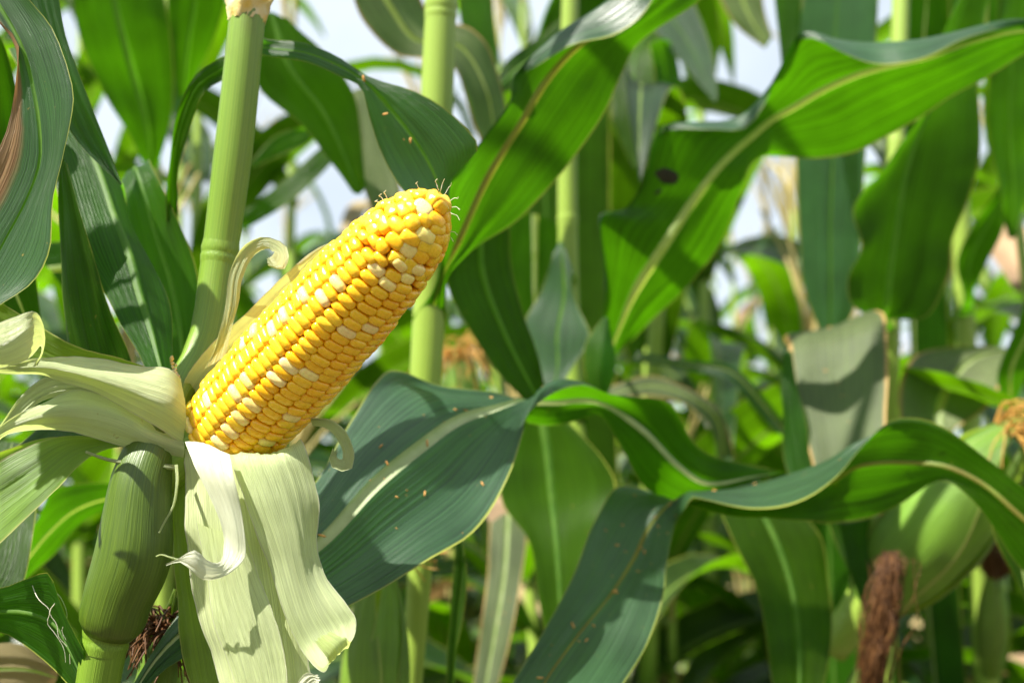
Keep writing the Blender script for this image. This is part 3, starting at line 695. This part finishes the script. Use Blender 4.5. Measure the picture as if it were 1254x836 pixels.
G = Plant('corn plant in the upper left behind the thick stalk, one broad bright leaf', [(200, 850, 1.05, 11), (198, 500, 1.05, 11), (190, 230, 1.05, 10), (186, 190, 1.05, 9), (196, 60, 1.1, 8), (205, -50, 1.15, 7)], mat='stalk_pale', top=.3)
blade(G.root, [[(178, 206), (185, 207), (192, 206)], [(160, 168), (181, 160), (203, 172)], [(126, 112), (166, 100), (212, 122)], [(102, 60), (154, 58), (211, 62)], [(89, 0), (140, 0), (202, 0)], [(90, -80), (130, -80), (180, -80)], [(100, -160), (125, -165), (160, -160)]], (1.0, .92), 'under', .4, tilt=-.2, ht=.2, rib='rib_green', ribw=.005)
blade(G.root, [[(216, 122), (225, 118), (232, 112)], [(208, 60), (230, 60), (261, 50)], [(205, 0), (240, 0), (276, 0)], [(215, -70), (245, -70), (280, -70)]], (1.06, 1.0), 'under', .5, rib='rib_green')
blade(G.root, [[(205, 70), (212, 70), (219, 65)], [(202, 110), (215, 110), (228, 110)], [(212, 140), (220, 142), (230, 140)], [(228, 170), (232, 172), (236, 168)]], (1.1, 1.1), 'top', .5, rib=None)
blade(G.root, [[(322, 20), (332, 15), (352, 25)], [(318, 110), (360, 92), (402, 70)], [(368, 152), (392, 132), (432, 112)], [(402, 195), (418, 182), (442, 162)], [(432, 236), (440, 238), (448, 230)]], (.82, .85), 'under', .5, tilt=-.3, rib='rib_green')
blade(G.root, [[(430, 112), (450, 108), (470, 114)], [(432, 180), (458, 180), (482, 190)], [(450, 242), (470, 246), (492, 242)], [(480, 300), (488, 302), (496, 298)]], (.88, .85), 'top', .5, ht=.3, mat='leaf_pale', rib=None)
blade(G.root, [[(307, 206), (308, 203), (309, 200)], [(340, 192), (338, 180), (340, 166)], [(370, 180), (368, 168), (366, 157)], [(388, 162), (389, 160), (389, 157)]], (.95, 1.0), 'under', .5, rib='rib_green')
blade(G.root, [[(298, 282), (298, 270), (298, 258)], [(356, 247), (350, 236), (344, 224)], [(404, 202), (400, 191), (394, 180)], [(430, 170), (428, 165), (424, 160)]], (1.0, 1.05), 'under', .5, rib=None)
blade(G.root, [[(30, 300), (60, 330), (80, 358)], [(90, 295), (110, 325), (125, 358)], [(150, 300), (160, 325), (165, 350)], [(200, 320), (205, 330), (208, 345)]], (.75, .8), 'under', .5, tilt=-.3)

K = Plant('corn plant high above the central leaf, grey-green arched leaf and hanging tips', [(795, 850, 1.3, 10), (800, 500, 1.3, 10), (812, 200, 1.3, 9), (830, -60, 1.3, 8)], mat='stalk_pale', top=.3)
blade(K.root, [[(803, 172), (816, 172), (829, 166)], [(803, 125), (816, 132), (831, 152)], [(800, 82), (815, 86), (833, 92)], [(788, 52), (804, 45), (822, 55)], [(764, 72), (780, 60), (797, 56)], [(751, 110), (776, 106), (802, 100)], [(750, 150), (776, 152), (800, 150)], [(776, 204), (780, 206), (785, 202)]],
      [1.18, 1.17, 1.16, 1.14, 1.10, 1.08, 1.07, 1.06], 'top', .2, rib='rib_green')
blade(K.root, [[(795, 30), (820, 20), (850, 5)], [(820, 60), (845, 55), (866, 45)], [(850, 96), (862, 93), (876, 85)], [(874, 124), (876, 124), (878, 122)]], (1.15, 1.12), 'under', .5, attach=(K, .0001), rib='rib_green')
blade(K.root, [[(868, -30), (900, -30), (930, -30)], [(896, 25), (915, 15), (936, 10)], [(936, 60), (940, 55), (946, 45)]], (1.2, 1.2), 'top', .5, mat='leaf_pale')
blade(K.root, [[(600, 112), (602, 114), (604, 117)], [(620, 76), (634, 86), (650, 102)], [(660, 45), (670, 60), (692, 72)], [(702, 10), (708, 25), (716, 40)]], (1.05, 1.1), 'under', .5, rib='rib_green')
blade(K.root, [[(560, -20), (580, -25), (602, -20)], [(568, 40), (590, 36), (606, 30)], [(600, 82), (607, 82), (612, 74)]], (1.1, 1.1), 'under', .5, rib=None)
blade(K.root, [[(945, -30), (962, -30), (980, -30)], [(952, 30), (966, 30), (981, 30)], [(957, 82), (962, 84), (970, 80)]], (1.0, 1.0), 'under', .5, rib=None)
blade(K.root, [[(975, -30), (1005, -30), (1032, -30)], [(978, 20), (1005, 20), (1028, 20)], [(990, 80), (1005, 85), (1020, 80)]], (1.2, 1.2), 'top', .5, mat='leaf_pale')

# ------------------------------------------------------------------ closed ears
def closed_ear(label, base, tip, rpx, silk='silk_brown', silk_len=.10, hang=False, mat='husk_green', group='unopened ears', spine=None, nsilk=150, spread=.012):
    b, t = P(*base), P(*tip); ax = (t - b); L = ax.length; ax.normalize()
    r = rpx / FPX * base[2]
    root = thing('corn_ear', b, label, 'corn ear', group)
    u0 = ax.cross(Vector((0, 1, 0.1))).normalized(); w0 = ax.cross(u0)
    for k in range(6):
        c = k * 2.4; half = 1.25 - .08 * k; rows = []
        for j in range(9):
            s = j / 8 * (1.0 + .05 * (k % 3))
            prof = (math.sin(min(1, s * .92 + .08) * math.pi) ** .62) * (1 - .25 * s) * (1 + .025 * k)
            hw = half * (1 - .75 * max(0, s - .45) / .6)
            rows.append([b + ax * L * s + (u0 * math.cos(c + q * hw) + w0 * math.sin(c + q * hw)) * r * max(.1, prof) for q in (-1, -.5, 0, .5, 1)])
        g, _ = grid_from_rows(rows, [0, .25, .5, .75, 1], .006, 15, 60)
        g = displace(g, .0008, .002, k * 5.1 + L * 100)
        link('husk', grid_mesh('husk', g), M[mat], root)
    link('shank', tube_mesh('shank', [b - ax * .05, b - ax * .02, b + ax * .01], [r * .35, r * .38, r * .5], 12), M['stalk_pale'], root)
    sp = Soup(); sr = random.Random(int(base[0]))
    spn = [P(*q) for q in spine] if spine else None
    for _ in range(nsilk):
        if spn:
            off = Vector((sr.gauss(0, 1), sr.gauss(0, 1), 0)) * spread * (.5 if sr.random() < .85 else 1.1); i0 = sr.choice((0, 0, 0, 1)); i1 = len(spn) - sr.choice((0, 0, 1))
            pts = [q + off * (.55 + .5 * math.sin(3.0 * k / len(spn) + .5)) + Vector((sr.uniform(-1, 1), sr.uniform(-1, 1), sr.uniform(-1, 1))) * .0055 for k, q in enumerate(spn[i0:i1])]
            sp.hair(pts, .00042); continue
        a = sr.uniform(0, 6.28); q = sr.random() ** .5 * r * .38
        p = t + (u0 * math.cos(a) + w0 * math.sin(a)) * q - ax * .015
        pts = [p]; v = ax * 1.0 + (u0 * math.cos(a) + w0 * math.sin(a)) * .35
        for s in range(4):
            v = v + (Vector((0, 0, -.55)) if hang else Vector((0, 0, -.15))) + Vector((sr.uniform(-.4, .4), sr.uniform(-.4, .4), sr.uniform(-.4, .4)))
            pts.append(pts[-1] + v.normalized() * silk_len / 4 * sr.uniform(.7, 1.2))
        sp.hair(pts, .0007)
    o = link('silk', sp.mesh('silk'), M[silk], root); o['kind'] = 'stuff'
    return root
closed_ear('fat sunlit green ear in its husk under the arching leaf at lower right', (1066, 735, .86), (1258, 512, .80), 66, 'silk_gold', .06, True, nsilk=90)
closed_ear('upright green ear tip with long brown silk near the bottom right', (1046, 960, .80), (1062, 800, .79), 30, 'silk_brown', spine=[(1066, 870, .785), (1072, 800, .775), (1080, 760, .772), (1086, 725, .772), (1090, 690, .775), (1091, 682, .778)], nsilk=260, spread=.0052)
closed_ear('plump green ear at the bottom edge beside the hanging white husk', (452, 960, .66), (468, 670, .68), 44, 'silk_gold', .04, False)
closed_ear('small green ear tucked between the peeled husk and the thick stalk', (170, 930, .51), (212, 740, .52), 26, 'silk_brown', .03, True)
closed_ear('green ear with golden silk glimpsed right of the second stalk', (566, 560, 1.0), (562, 420, 1.0), 28, 'silk_gold', .05, True, nsilk=70)
closed_ear('slender green ear standing by the far right stalk near the bottom', (1215, 830, 1.1), (1218, 690, 1.1), 20, 'silk_brown', .07, False)

# ------------------------------------------------------------------ the peeled ear
eb, et = P(278, 530, .500), P(534, 250, .445)
EAX = (et - eb); EL = EAX.length; EAX.normalize()
ear = thing('corn_ear', eb, 'peeled ripe ear of yellow corn with pale husks folded back', 'corn ear')
ER = 66 / FPX * .475
VIEW = (CAMPOS - (eb + et) / 2).normalized()
EZ = (VIEW - EAX * VIEW.dot(EAX)).normalized(); EX = EAX.cross(EZ)      # EZ towards the camera
def ear_r(s):
    ks = [(-.1, .80), (0, .93), (.12, 1.0), (.35, 1.01), (.6, .96), (.75, .88), (.87, .76), (.94, .62), (.985, .42), (1.02, .16)]
    for (a, ra), (b, rb) in zip(ks[:-1], ks[1:]):
        if s <= b:
            t = max(0, (s - a) / (b - a)); return ER * (ra + (rb - ra) * t)
    return ER * .12
link('cob', ring_tube('cob', [eb + EAX * EL * s for s in np.linspace(-.10, .995, 40)], [max(.001, ear_r(s) - .0042) for s in np.linspace(-.10, .995, 40)], 28), M['cob'], ear)

def kernel_mesh(name, seed):
    """rounded wedge: x across the row, y along the cob, z outward (0 root .. 1 crown)"""
    rr = random.Random(seed); nlat, nlon = 9, 14; verts, faces = [], []
    ex = rr.uniform(.56, .72)
    dent = rr.choice((-.02, .0, .02, .05, .09)); sx, sy = rr.uniform(-.05, .05), rr.uniform(-.06, .06)
    spw = lambda c, e: math.copysign(abs(c) ** e, c)
    for j in range(nlat + 1):
        th = math.pi * j / nlat - math.pi / 2
        for i in range(nlon):
            ph = 2 * math.pi * i / nlon
            c = spw(math.cos(th), .62)
            x = c * spw(math.cos(ph), ex) ; y = c * spw(math.sin(ph), ex); z = spw(math.sin(th), .75)
            k = .80 + .20 * min(1, max(0, z + .6))                       # narrower at the root
            if z > 0: z -= dent * (1 - x * x) * (1 - y * y) * z * 2
            verts.append((x * k + sx * z, y * k + sy * z, z * .5 + .5))
    for j in range(nlat):
        for i in range(nlon):
            a = j * nlon + i; b = j * nlon + (i + 1) % nlon
            faces.append((a, b, b + nlon, a + nlon))
    me = mesh_from(name, verts, faces)
    me.materials.append(M['kernel'])
    return me
KM = [kernel_mesh('kernel', s) for s in range(12)]
kr = random.Random(21)
KS = []                     # (matrix, pixel, facing)
NROW = 16
s_len = EL
def place_ring(sy, nrow, off, hgt, pitch):
    out = []
    tipz = sy > EL * .8; jt = .11 if tipz else .02
    for k in range(nrow):
        a = 2 * math.pi * (k + off) / nrow + kr.uniform(-jt, jt)
        yy = sy + kr.uniform(-.05, .05) * pitch * (4 if tipz else 1)
        r = ear_r(yy / EL)
        r2 = ear_r((yy + .004) / EL); sl = math.atan2(r - r2, .004)
        outn = EX * math.sin(a) + EZ * math.cos(a)
        nn = (outn * math.cos(sl) + EAX * math.sin(sl)).normalized()
        ax = (EAX - nn * EAX.dot(nn)).normalized(); sd = ax.cross(nn)
        tw = kr.uniform(-.07, .07) * (4 if tipz else 1)
        sd, ax = sd * math.cos(tw) + ax * math.sin(tw), ax * math.cos(tw) - sd * math.sin(tw)
        wid = min(.0048, math.pi * r / nrow * 1.10) * kr.uniform(.96, 1.04) * (kr.uniform(.9, 1.12) if tipz else 1); thk = pitch * .5 * 1.17 * kr.uniform(.94, 1.06) * (kr.uniform(.88, 1.1) if tipz else 1)
        h = hgt * kr.uniform(.95, 1.04)
        c = eb + EAX * yy + outn * r - nn * (h - .0006 + kr.uniform(-.0003, .0003))
        out.append((c, sd * wid, ax * thk, nn * h, nn))
    return out
# rows run along the cob; each of the rows is offset a little against its neighbour
pitch = .0042
rings = []
j = 0; y = -.004
while y < EL * .83:
    for k in range(NROW):
        stag = (.5 if k % 2 else 0.0) + .12 * math.sin(k * 2.1)
        yk = y + stag * pitch * .9
        one = place_ring(yk, NROW, 0, .0072, pitch)
        rings.append(one[k])
    y += pitch * (1.0 if y < EL * .6 else 1.06)
for sy, nr, off, p in ((.856, 15, .2, .0052), (.889, 14, .6, .0054), (.921, 12, .1, .0054), (.950, 11, .7, .0054), (.974, 9, .2, .0052), (.993, 6, .6, .0056), (1.008, 4, .4, .0058), (1.020, 1, .1, .0056)):
    rings += place_ring(EL * sy, nr, off, .0066, p)
for c, vx, vy, vz, nn in rings:
    m = Matrix(((vx.x, vy.x, vz.x, c.x), (vx.y, vy.y, vz.y, c.y), (vx.z, vy.z, vz.z, c.z), (0, 0, 0, 1)))
    face = nn.dot((CAMPOS - c).normalized())
    KS.append((m, project(c + vz), face))
KS.sort(key=lambda q: -q[2])
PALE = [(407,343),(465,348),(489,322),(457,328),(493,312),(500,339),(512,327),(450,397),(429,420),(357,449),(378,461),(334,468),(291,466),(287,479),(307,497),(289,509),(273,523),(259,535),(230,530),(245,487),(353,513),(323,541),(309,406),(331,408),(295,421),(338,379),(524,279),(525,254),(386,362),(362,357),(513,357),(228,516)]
used = set()
pale_idx = set()
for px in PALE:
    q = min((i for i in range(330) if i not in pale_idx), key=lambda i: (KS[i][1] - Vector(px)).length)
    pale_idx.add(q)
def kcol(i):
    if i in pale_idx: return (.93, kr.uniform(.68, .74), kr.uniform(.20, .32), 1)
    t = kr.random()
    return (.94 + .03 * kr.random(), .49 + .11 * t, .006 + .02 * t, 1)
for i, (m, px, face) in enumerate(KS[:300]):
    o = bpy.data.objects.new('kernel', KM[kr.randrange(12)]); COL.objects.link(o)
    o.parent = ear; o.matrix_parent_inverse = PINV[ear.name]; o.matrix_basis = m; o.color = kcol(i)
sp = Soup()
for m, px, face in KS[300:]:
    src = KM[kr.randrange(12)]; b0 = len(sp.v)
    for v in src.vertices: sp.v.append(m @ v.co); sp.uv.append((0, 0))
    for f in src.polygons: sp.f.append(tuple(b0 + q for q in f.vertices))
M['kernel_back'] = simple_mat('kernel_back', (.86, .42, .02), (.92, .54, .05), 180, .3)
o = link('rear_kernels', sp.mesh('rear_kernels'), M['kernel_back'], ear); o['kind'] = 'stuff'
# silk ends at the tip
hs = Soup()
for (x, y, dx, dy) in ((540, 232, 3, -10), (546, 236, 6, -9), (551, 246, 10, -3), (553, 254, 10, 3), (554, 262, 9, 8), (551, 284, 9, 4), (470, 246, -6, -6), (474, 243, -4, -7), (548, 290, 7, 6), (536, 230, -3, -8), (466, 250, -7, -3), (512, 229, -3, -4)):
    d = .452
    hs.hair([P(x - dx * .5, y - dy * .4, d + .003), P(x, y, d), P(x + dx * .6, y + dy * .5 - 2, d), P(x + dx, y + dy, d - .001), P(x + dx * .8 + 2, y + dy * 1.1 - 2, d - .002)], .00020)
link('silk', hs.mesh('silk'), M['silk_pale'], ear)
hs = Soup()
for pts in ([(480, 262), (492, 248), (505, 252), (515, 262)], [(478, 292), (483, 276), (497, 282)], [(285, 442), (290, 455), (286, 470)], [(470, 275), (490, 268), (508, 283)]):
    hs.hair([P(x, y, .430 + .0002 * (540 - x)) for x, y in pts], .00012)
link('silk_thread', hs.mesh('silk_thread'), M['silk_gold'], ear)

def husk(rows, ds, mat='husk', **kw):
    kw.setdefault('rib', None); kw.setdefault('step', .003); kw.setdefault('nu', 17); kw.setdefault('fine', .0007); kw.setdefault('wave', .0022)
    return blade(ear, rows, ds, kw.pop('side', 'top'), name='husk', mat=mat, **kw)
# behind the ear
husk([[(214, 520), (235, 520), (270, 520)], [(224, 468), (245, 470), (285, 465)], [(256, 424), (280, 435), (320, 430)], [(300, 384), (322, 394), (360, 390)], [(350, 334), (370, 345), (400, 340)], [(392, 302), (402, 308), (420, 315)], [(414, 292), (417, 295), (422, 300)]], (.50, .475), 'husk', cup=.12)
husk([[(250, 452), (262, 445), (276, 436)], [(260, 434), (270, 424), (282, 410)], [(275, 380), (283, 376), (292, 370)], [(282, 332), (289, 334), (297, 339)], [(302, 299), (306, 304), (312, 311)], [(327, 290), (328, 297), (328, 304)], [(348, 299), (342, 306), (334, 309)],
      [(353, 318, -.004), (344, 316, -.004), (335, 311, -.003)], [(345, 330, -.008), (338, 325, -.007), (331, 316, -.006)], [(328, 326, -.004), (328, 322, -.004), (329, 314, -.004)]], (.485, .478), 'husk')
husk([[(380, 512), (381, 516), (382, 521)], [(402, 513), (400, 518), (398, 524)], [(421, 525), (415, 530), (410, 534)], [(432, 545), (425, 547), (418, 548)], [(434, 562, -.003), (427, 561, -.003), (420, 558)], [(428, 578, -.006), (422, 572, -.005), (418, 563, -.003)], [(409, 577, -.007), (411, 570, -.005), (414, 562, -.003)],
      [(402, 565, -.005), (406, 562, -.003), (411, 557)], [(407, 549, 0), (410, 551, 0), (414, 552, 0)]], (.485, .475), 'husk')
# left bundle
husk([[(221, 464, .012), (228, 505, .004), (224, 545, .008)], [(200, 452, .012), (207, 490), (196, 526, .004)], [(165, 445, .012), (166, 475), (152, 500, .006)], [(100, 438, .010), (106, 458), (96, 472, .004)], [(50, 440, .004), (48, 450), (40, 458, .004)], [(12, 445), (8, 452), (0, 456)], [(-30, 448, -.01), (-30, 455, -.01), (-32, 460, -.01)]], (.475, .45), 'husk', wave=.003)
husk([[(46, 446, .012), (44, 448, .012), (40, 449, .012)], [(54, 425, .010), (52, 432, .010), (48, 440, .010)], [(52, 394), (51, 405), (48, 424)], [(40, 381, -.008), (38, 405, -.010), (35, 441, -.008)], [(15, 389, -.012), (14, 420, -.014), (10, 450, -.010)], [(-20, 403, -.014), (-20, 430, -.016), (-22, 456, -.01)]], (.445, .445), 'husk', wave=.001)
husk([[(221, 525, .008), (226, 550), (222, 568, .006)], [(190, 512, .01), (190, 538), (180, 554, .006)], [(140, 486, .01), (146, 515), (140, 545, .006)], [(100, 474, .01), (96, 505), (90, 531, .006)], [(60, 488, .008), (50, 510), (45, 530, .006)], [(20, 510), (15, 522), (10, 535)], [(-20, 542), (-24, 548), (-26, 556)]], (.480, .455), 'husk', wave=.003)
husk([[(200, 500), (200, 512), (198, 524)], [(150, 474), (148, 488), (146, 500)], [(95, 458), (95, 470), (98, 482)], [(60, 459), (58, 475), (55, 490)], [(25, 485), (24, 500), (25, 513)], [(5, 513), (4, 524), (5, 532)], [(-16, 543), (-16, 550), (-17, 558)]], (.492, .475), 'husk')
husk([[(214, 568), (213, 572), (210, 577)], [(130, 537), (142, 542), (150, 548)], [(76, 533), (92, 548), (108, 562)], [(30, 548), (48, 578), (66, 602)], [(-12, 570), (2, 610), (16, 650)], [(-60, 590), (-50, 640), (-36, 700)]], (.492, .47), 'husk_green', cup=.08)
husk([[(100, 536), (100, 545), (100, 555)], [(60, 535), (55, 550), (48, 572)], [(20, 545), (12, 570), (5, 598)], [(-20, 560), (-30, 595), (-40, 625)]], (.495, .48), 'husk_green')
husk([[(218, 462), (216, 472), (212, 482)], [(152, 440), (142, 456), (132, 472)], [(82, 418), (66, 440), (52, 460)], [(0, 369), (-8, 400), (0, 445)], [(-60, 330), (-70, 380), (-60, 430)]], (.493, .47), 'husk_green', cup=.05, fine=.001, side='under')
# hanging curtain below the ear
husk([[(213, 552), (230, 556), (252, 560)], [(210, 650), (228, 650), (255, 650)], [(216, 740), (238, 740), (266, 740)], [(232, 840), (254, 840), (282, 840)], [(250, 930), (265, 930), (285, 930)]], (.500, .485), 'husk_green', cup=-.15)
husk([[(222, 548), (280, 562), (335, 564)], [(226, 640), (290, 642), (352, 650)], [(234, 720), (300, 722), (368, 722)], [(256, 800), (312, 802), (378, 800)], [(278, 870), (328, 872), (385, 870)]], (.482, .462), 'husk', cup=-.10, nu=25, fine=.0016, wave=.004)
husk([[(240, 640), (270, 650), (300, 655)], [(250, 700), (282, 710), (320, 712)], [(262, 760), (300, 768), (340, 765)], [(286, 830), (318, 830), (352, 828)], [(300, 900), (325, 900), (350, 900)]], (.470, .452), 'husk', cup=-.08, fine=.0014)
husk([[(284, 556, .02), (330, 556, .022), (366, 546, .02)], [(281, 563), (330, 564), (374, 551, .004)], [(292, 590), (340, 590), (383, 582, .006)], [(312, 645), (356, 645), (391, 640, .006)], [(338, 718), (372, 715), (397, 703, .006)], [(356, 768), (386, 752), (424, 738)],
      [(372, 800), (402, 780), (438, 758)], [(396, 823, -.012), (408, 806, -.012), (430, 786, -.008)], [(402, 808, -.022), (412, 792, -.020), (425, 778, -.014)], [(385, 785, -.018), (395, 778, -.016), (410, 772, -.012)]], (.474, .458), 'husk', cup=-.08, nu=25, fine=.0011, wave=.003, ups=[0, .5, 1])
husk([[(226, 540, .006), (252, 543, .006), (281, 556, .006)], [(240, 575), (263, 580), (288, 590)], [(258, 610), (276, 615), (295, 622)], [(270, 640), (285, 646), (300, 656)], [(274, 664), (286, 675), (299, 684)], [(271, 686, -.004), (276, 694, -.004), (281, 702, -.004)], [(255, 686, -.010), (254, 699, -.010), (253, 711, -.010)],
      [(237, 673, -.013), (237, 687, -.013), (237, 702, -.013)], [(220, 683, -.012), (220, 685, -.012), (221, 688, -.012)], [(204, 690, -.01), (204, 691, -.01), (204, 692, -.01)]], (.462, .455), 'husk_white', cup=-.06, wave=.0014)
husk([[(362, 838), (368, 842), (376, 846)], [(372, 826), (380, 830), (388, 838)], [(390, 826, -.004), (391, 832, -.006), (388, 842, -.004)]], (.46, .455), 'husk_white')
# loose fibre
hs = Soup()
hs.hair([P(216, 570, .475), P(217, 590, .468), P(212, 620, .466), P(201, 640, .466), P(195, 652, .466)], .0009)
hs.hair([P(214, 572, .478), P(170, 568, .474), P(130, 562, .474), P(105, 553, .474)], .0012)
hs.hair([P(221, 686, .445), P(208, 682, .444), P(196, 679, .444), P(191, 681, .444)], .0005)
link('husk_fibre', hs.mesh('husk_fibre'), M['husk'], ear)
link('shank', tube_mesh('shank', [P(176, 600, .487), P(205, 565, .492), P(240, 540, .497), eb], [.010, .012, .015, .017], 18), M['stalk'], ear)

# ------------------------------------------------------------------ the rows behind
def proto_plant(seed, H=None, z0=.42):
    rr = random.Random(seed)
    H = H or rr.uniform(1.95, 2.25)
    root = thing('corn_plant', (0, 0, 0), 'blurred corn plant in the rows behind', 'corn plant', 'corn plants in the rows behind')
    lean = Vector((rr.uniform(-.08, .08), rr.uniform(-.08, .08), 0))
    pts = [Vector((0, 0, -.05)), Vector((0, 0, .4)) + lean * .2, Vector((0, 0, H * .48)) + lean * .5, Vector((0, 0, H * .72)) + lean * .8, Vector((0, 0, H)) + lean * 1.1]
    me = tube_mesh('stalk', pts, [.013, .012, .010, .008, .004], 10, .05)
    link('stalk', me, M['stalk_pale'], root)
    ts = [0.0]
    for a, b in zip(pts[:-1], pts[1:]): ts.append(ts[-1] + (b - a).length)
    az = rr.uniform(0, 6.28); nl = 11
    for k in range(nl):
        z = z0 + (H - z0 - .2) * k / (nl - 1)
        c = spline(ts, pts, ts[-1] * (z + .05) / (H + .05)); az += math.pi + rr.uniform(-.45, .45)
        Lf = rr.uniform(.55, .8) * (1 - .35 * max(0, k - 6) / 4); Wd = rr.uniform(.034, .048) * (1 - .25 * max(0, k - 6) / 4)
        el = rr.uniform(.95, 1.25); droop = rr.uniform(1.7, 2.9); tw = rr.uniform(-1.0, 1.0); rows = []
        p = c.copy(); nst = 10
        hd = Vector((math.cos(az), math.sin(az), 0))
        for s in range(nst + 1):
            t = s / nst
            a = el - droop * t ** 1.35
            d = hd * math.cos(a) + Vector((0, 0, math.sin(a)))
            if s: p = p + d * Lf / nst
            up = (-hd * math.sin(a) + Vector((0, 0, math.cos(a)))); sd = d.cross(up)
            q = tw * t; sdr = sd * math.cos(q) + up * math.sin(q); upr = up * math.cos(q) - sd * math.sin(q)
            w = Wd * min(1, .45 + t * 3.2) * (1 - max(0, t - .35) / .65) ** .75 + .001
            rows.append([p - sdr * w + upr * w * .35, p, p + sdr * w + upr * w * .35])
        g, _ = grid_from_rows(rows, [0, .5, 1], .035, 7, 22)
        g = displace(g, .0, .012, rr.uniform(0, 99))
        fl = grid_normals(g)[2][3].z < 0
        link('leaf', grid_mesh('leaf', g, flip=fl), M['dry_leaf' if rr.random() < (.3 if k < 4 else .02) else 'leaf_far'], root)
    sp = Soup(); top = pts[-1]
    for k in range(9):
        a = rr.uniform(0, 6.28); s = 0 if k == 0 else rr.uniform(.25, .6)
        v = Vector((math.cos(a) * s, math.sin(a) * s, 1)).normalized(); l0 = rr.uniform(.14, .22)
        sp.hair([top - Vector((0, 0, .12 * (k % 3) / 2)), top + v * l0 * .5, top + v * l0 + Vector((math.cos(a), math.sin(a), 0)) * s * .08], .0035, 5)
    link('tassel', sp.mesh('tassel'), M['tassel'], root)
    return root
protos = [proto_plant(100 + k) for k in range(5)]
shorts = [proto_plant(200 + k, rs, .45) for k, rs in enumerate((1.28, 1.36, 1.22))]
def copy_tree(o, parent=None):
    c = o.copy(); COL.objects.link(c); c.parent = parent
    for ch in o.children: copy_tree(ch, c)
    return c
br = random.Random(5)
spots = []
for row, y in enumerate((1.42, 1.85, 2.45, 3.15, 3.9, 4.7, 5.6, 6.8, 8.2, 10.0, 12.0)):
    x = -y * .60 - .2 + br.uniform(0, .2)
    while x < y * .60 + .3:
        spots.append((x + br.uniform(-.06, .06), y + br.uniform(-.12, .12), 0) if row > 1 else (x + br.uniform(-.06, .06), y + br.uniform(-.12, .12), 0, row))
        x += br.uniform(.26, .40) * (1 + .12 * row)
spots += [(.18, 2.1, 0), (.52, 1.6, 0), (-.42, 1.6, 0), (.05, 1.75, 0), (.27, 1.62, 0), (.40, 1.95, 0), (-.2, 2.15, 0), (.66, 2.2, 0), (.33, 2.6, 0), (.6, 2.9, 0), (-.5, 2.3, 0)]
for y in (1.30, 1.55, 2.0, 2.8):
    x = -y * .58
    while x < y * .62:
        spots.append((x + br.uniform(-.06, .06), y + br.uniform(-.1, .1), 1)); x += br.uniform(.22, .34)
# unseen plants of the same field, added to cut sky fill and cast shade
for x, y in ((-1.35, .75), (-1.75, .0), (-1.5, -1.2), (-.5, -1.6), (.15, -.9), (.55, -.95), (.95, -.6), (1.25, -.1), (1.2, .55), (-2.1, -.7), (1.6, -.8), (-.8, -1.5), (0, -1.5), (.8, -1.5), (-1.5, 1.3), (1.5, 1.2), (-.2, -2.1), (.6, -2.2), (-1.1, -2.2), (1.3, -2.1)):
    spots.append((x, y, 2))
ORD = 'leftmost second third fourth fifth sixth seventh eighth ninth tenth eleventh twelfth'.split()
place = {}
for row, words in ((0, 'nearest blurred row behind the ear'), (1, 'second blurred row behind the ear')):
    inrow = sorted(q for q in spots if len(q) == 4 and q[3] == row and abs(q[0]) < .44 * q[1])
    for k, q in enumerate(inrow[:len(ORD)]):
        place[q] = ('leftmost corn plant' if k == 0 else ORD[k] + ' corn plant from the left') + ' in the ' + words
cnt = [0, 0]
for i, q in enumerate(spots):
    x, y, kind = q[:3]
    src = shorts if kind == 1 else protos; c = cnt[kind % 2]; cnt[kind % 2] += 1
    o = src[c] if c < len(src) else copy_tree(src[c % len(src)])
    o.location = (x, y, -.02); s = br.uniform(.88, 1.04)
    o.rotation_euler = (br.uniform(-.05, .05), br.uniform(-.05, .05), br.uniform(0, 6.28)); o.scale = (s, s, s * br.uniform(.92, 1.05))
    if kind == 0: o['label'] = place.get(q, 'blurred corn plant in the rows behind')
    if kind == 2: o['label'] = 'tall corn plant beside or behind the viewpoint, out of the picture'; o['group'] = 'corn plants around the viewpoint'
    if kind == 1: o['label'] = 'short leafy corn plant in the shade between the taller rows'; o['group'] = 'short corn plants between the rows'
print('background plants', len(spots))
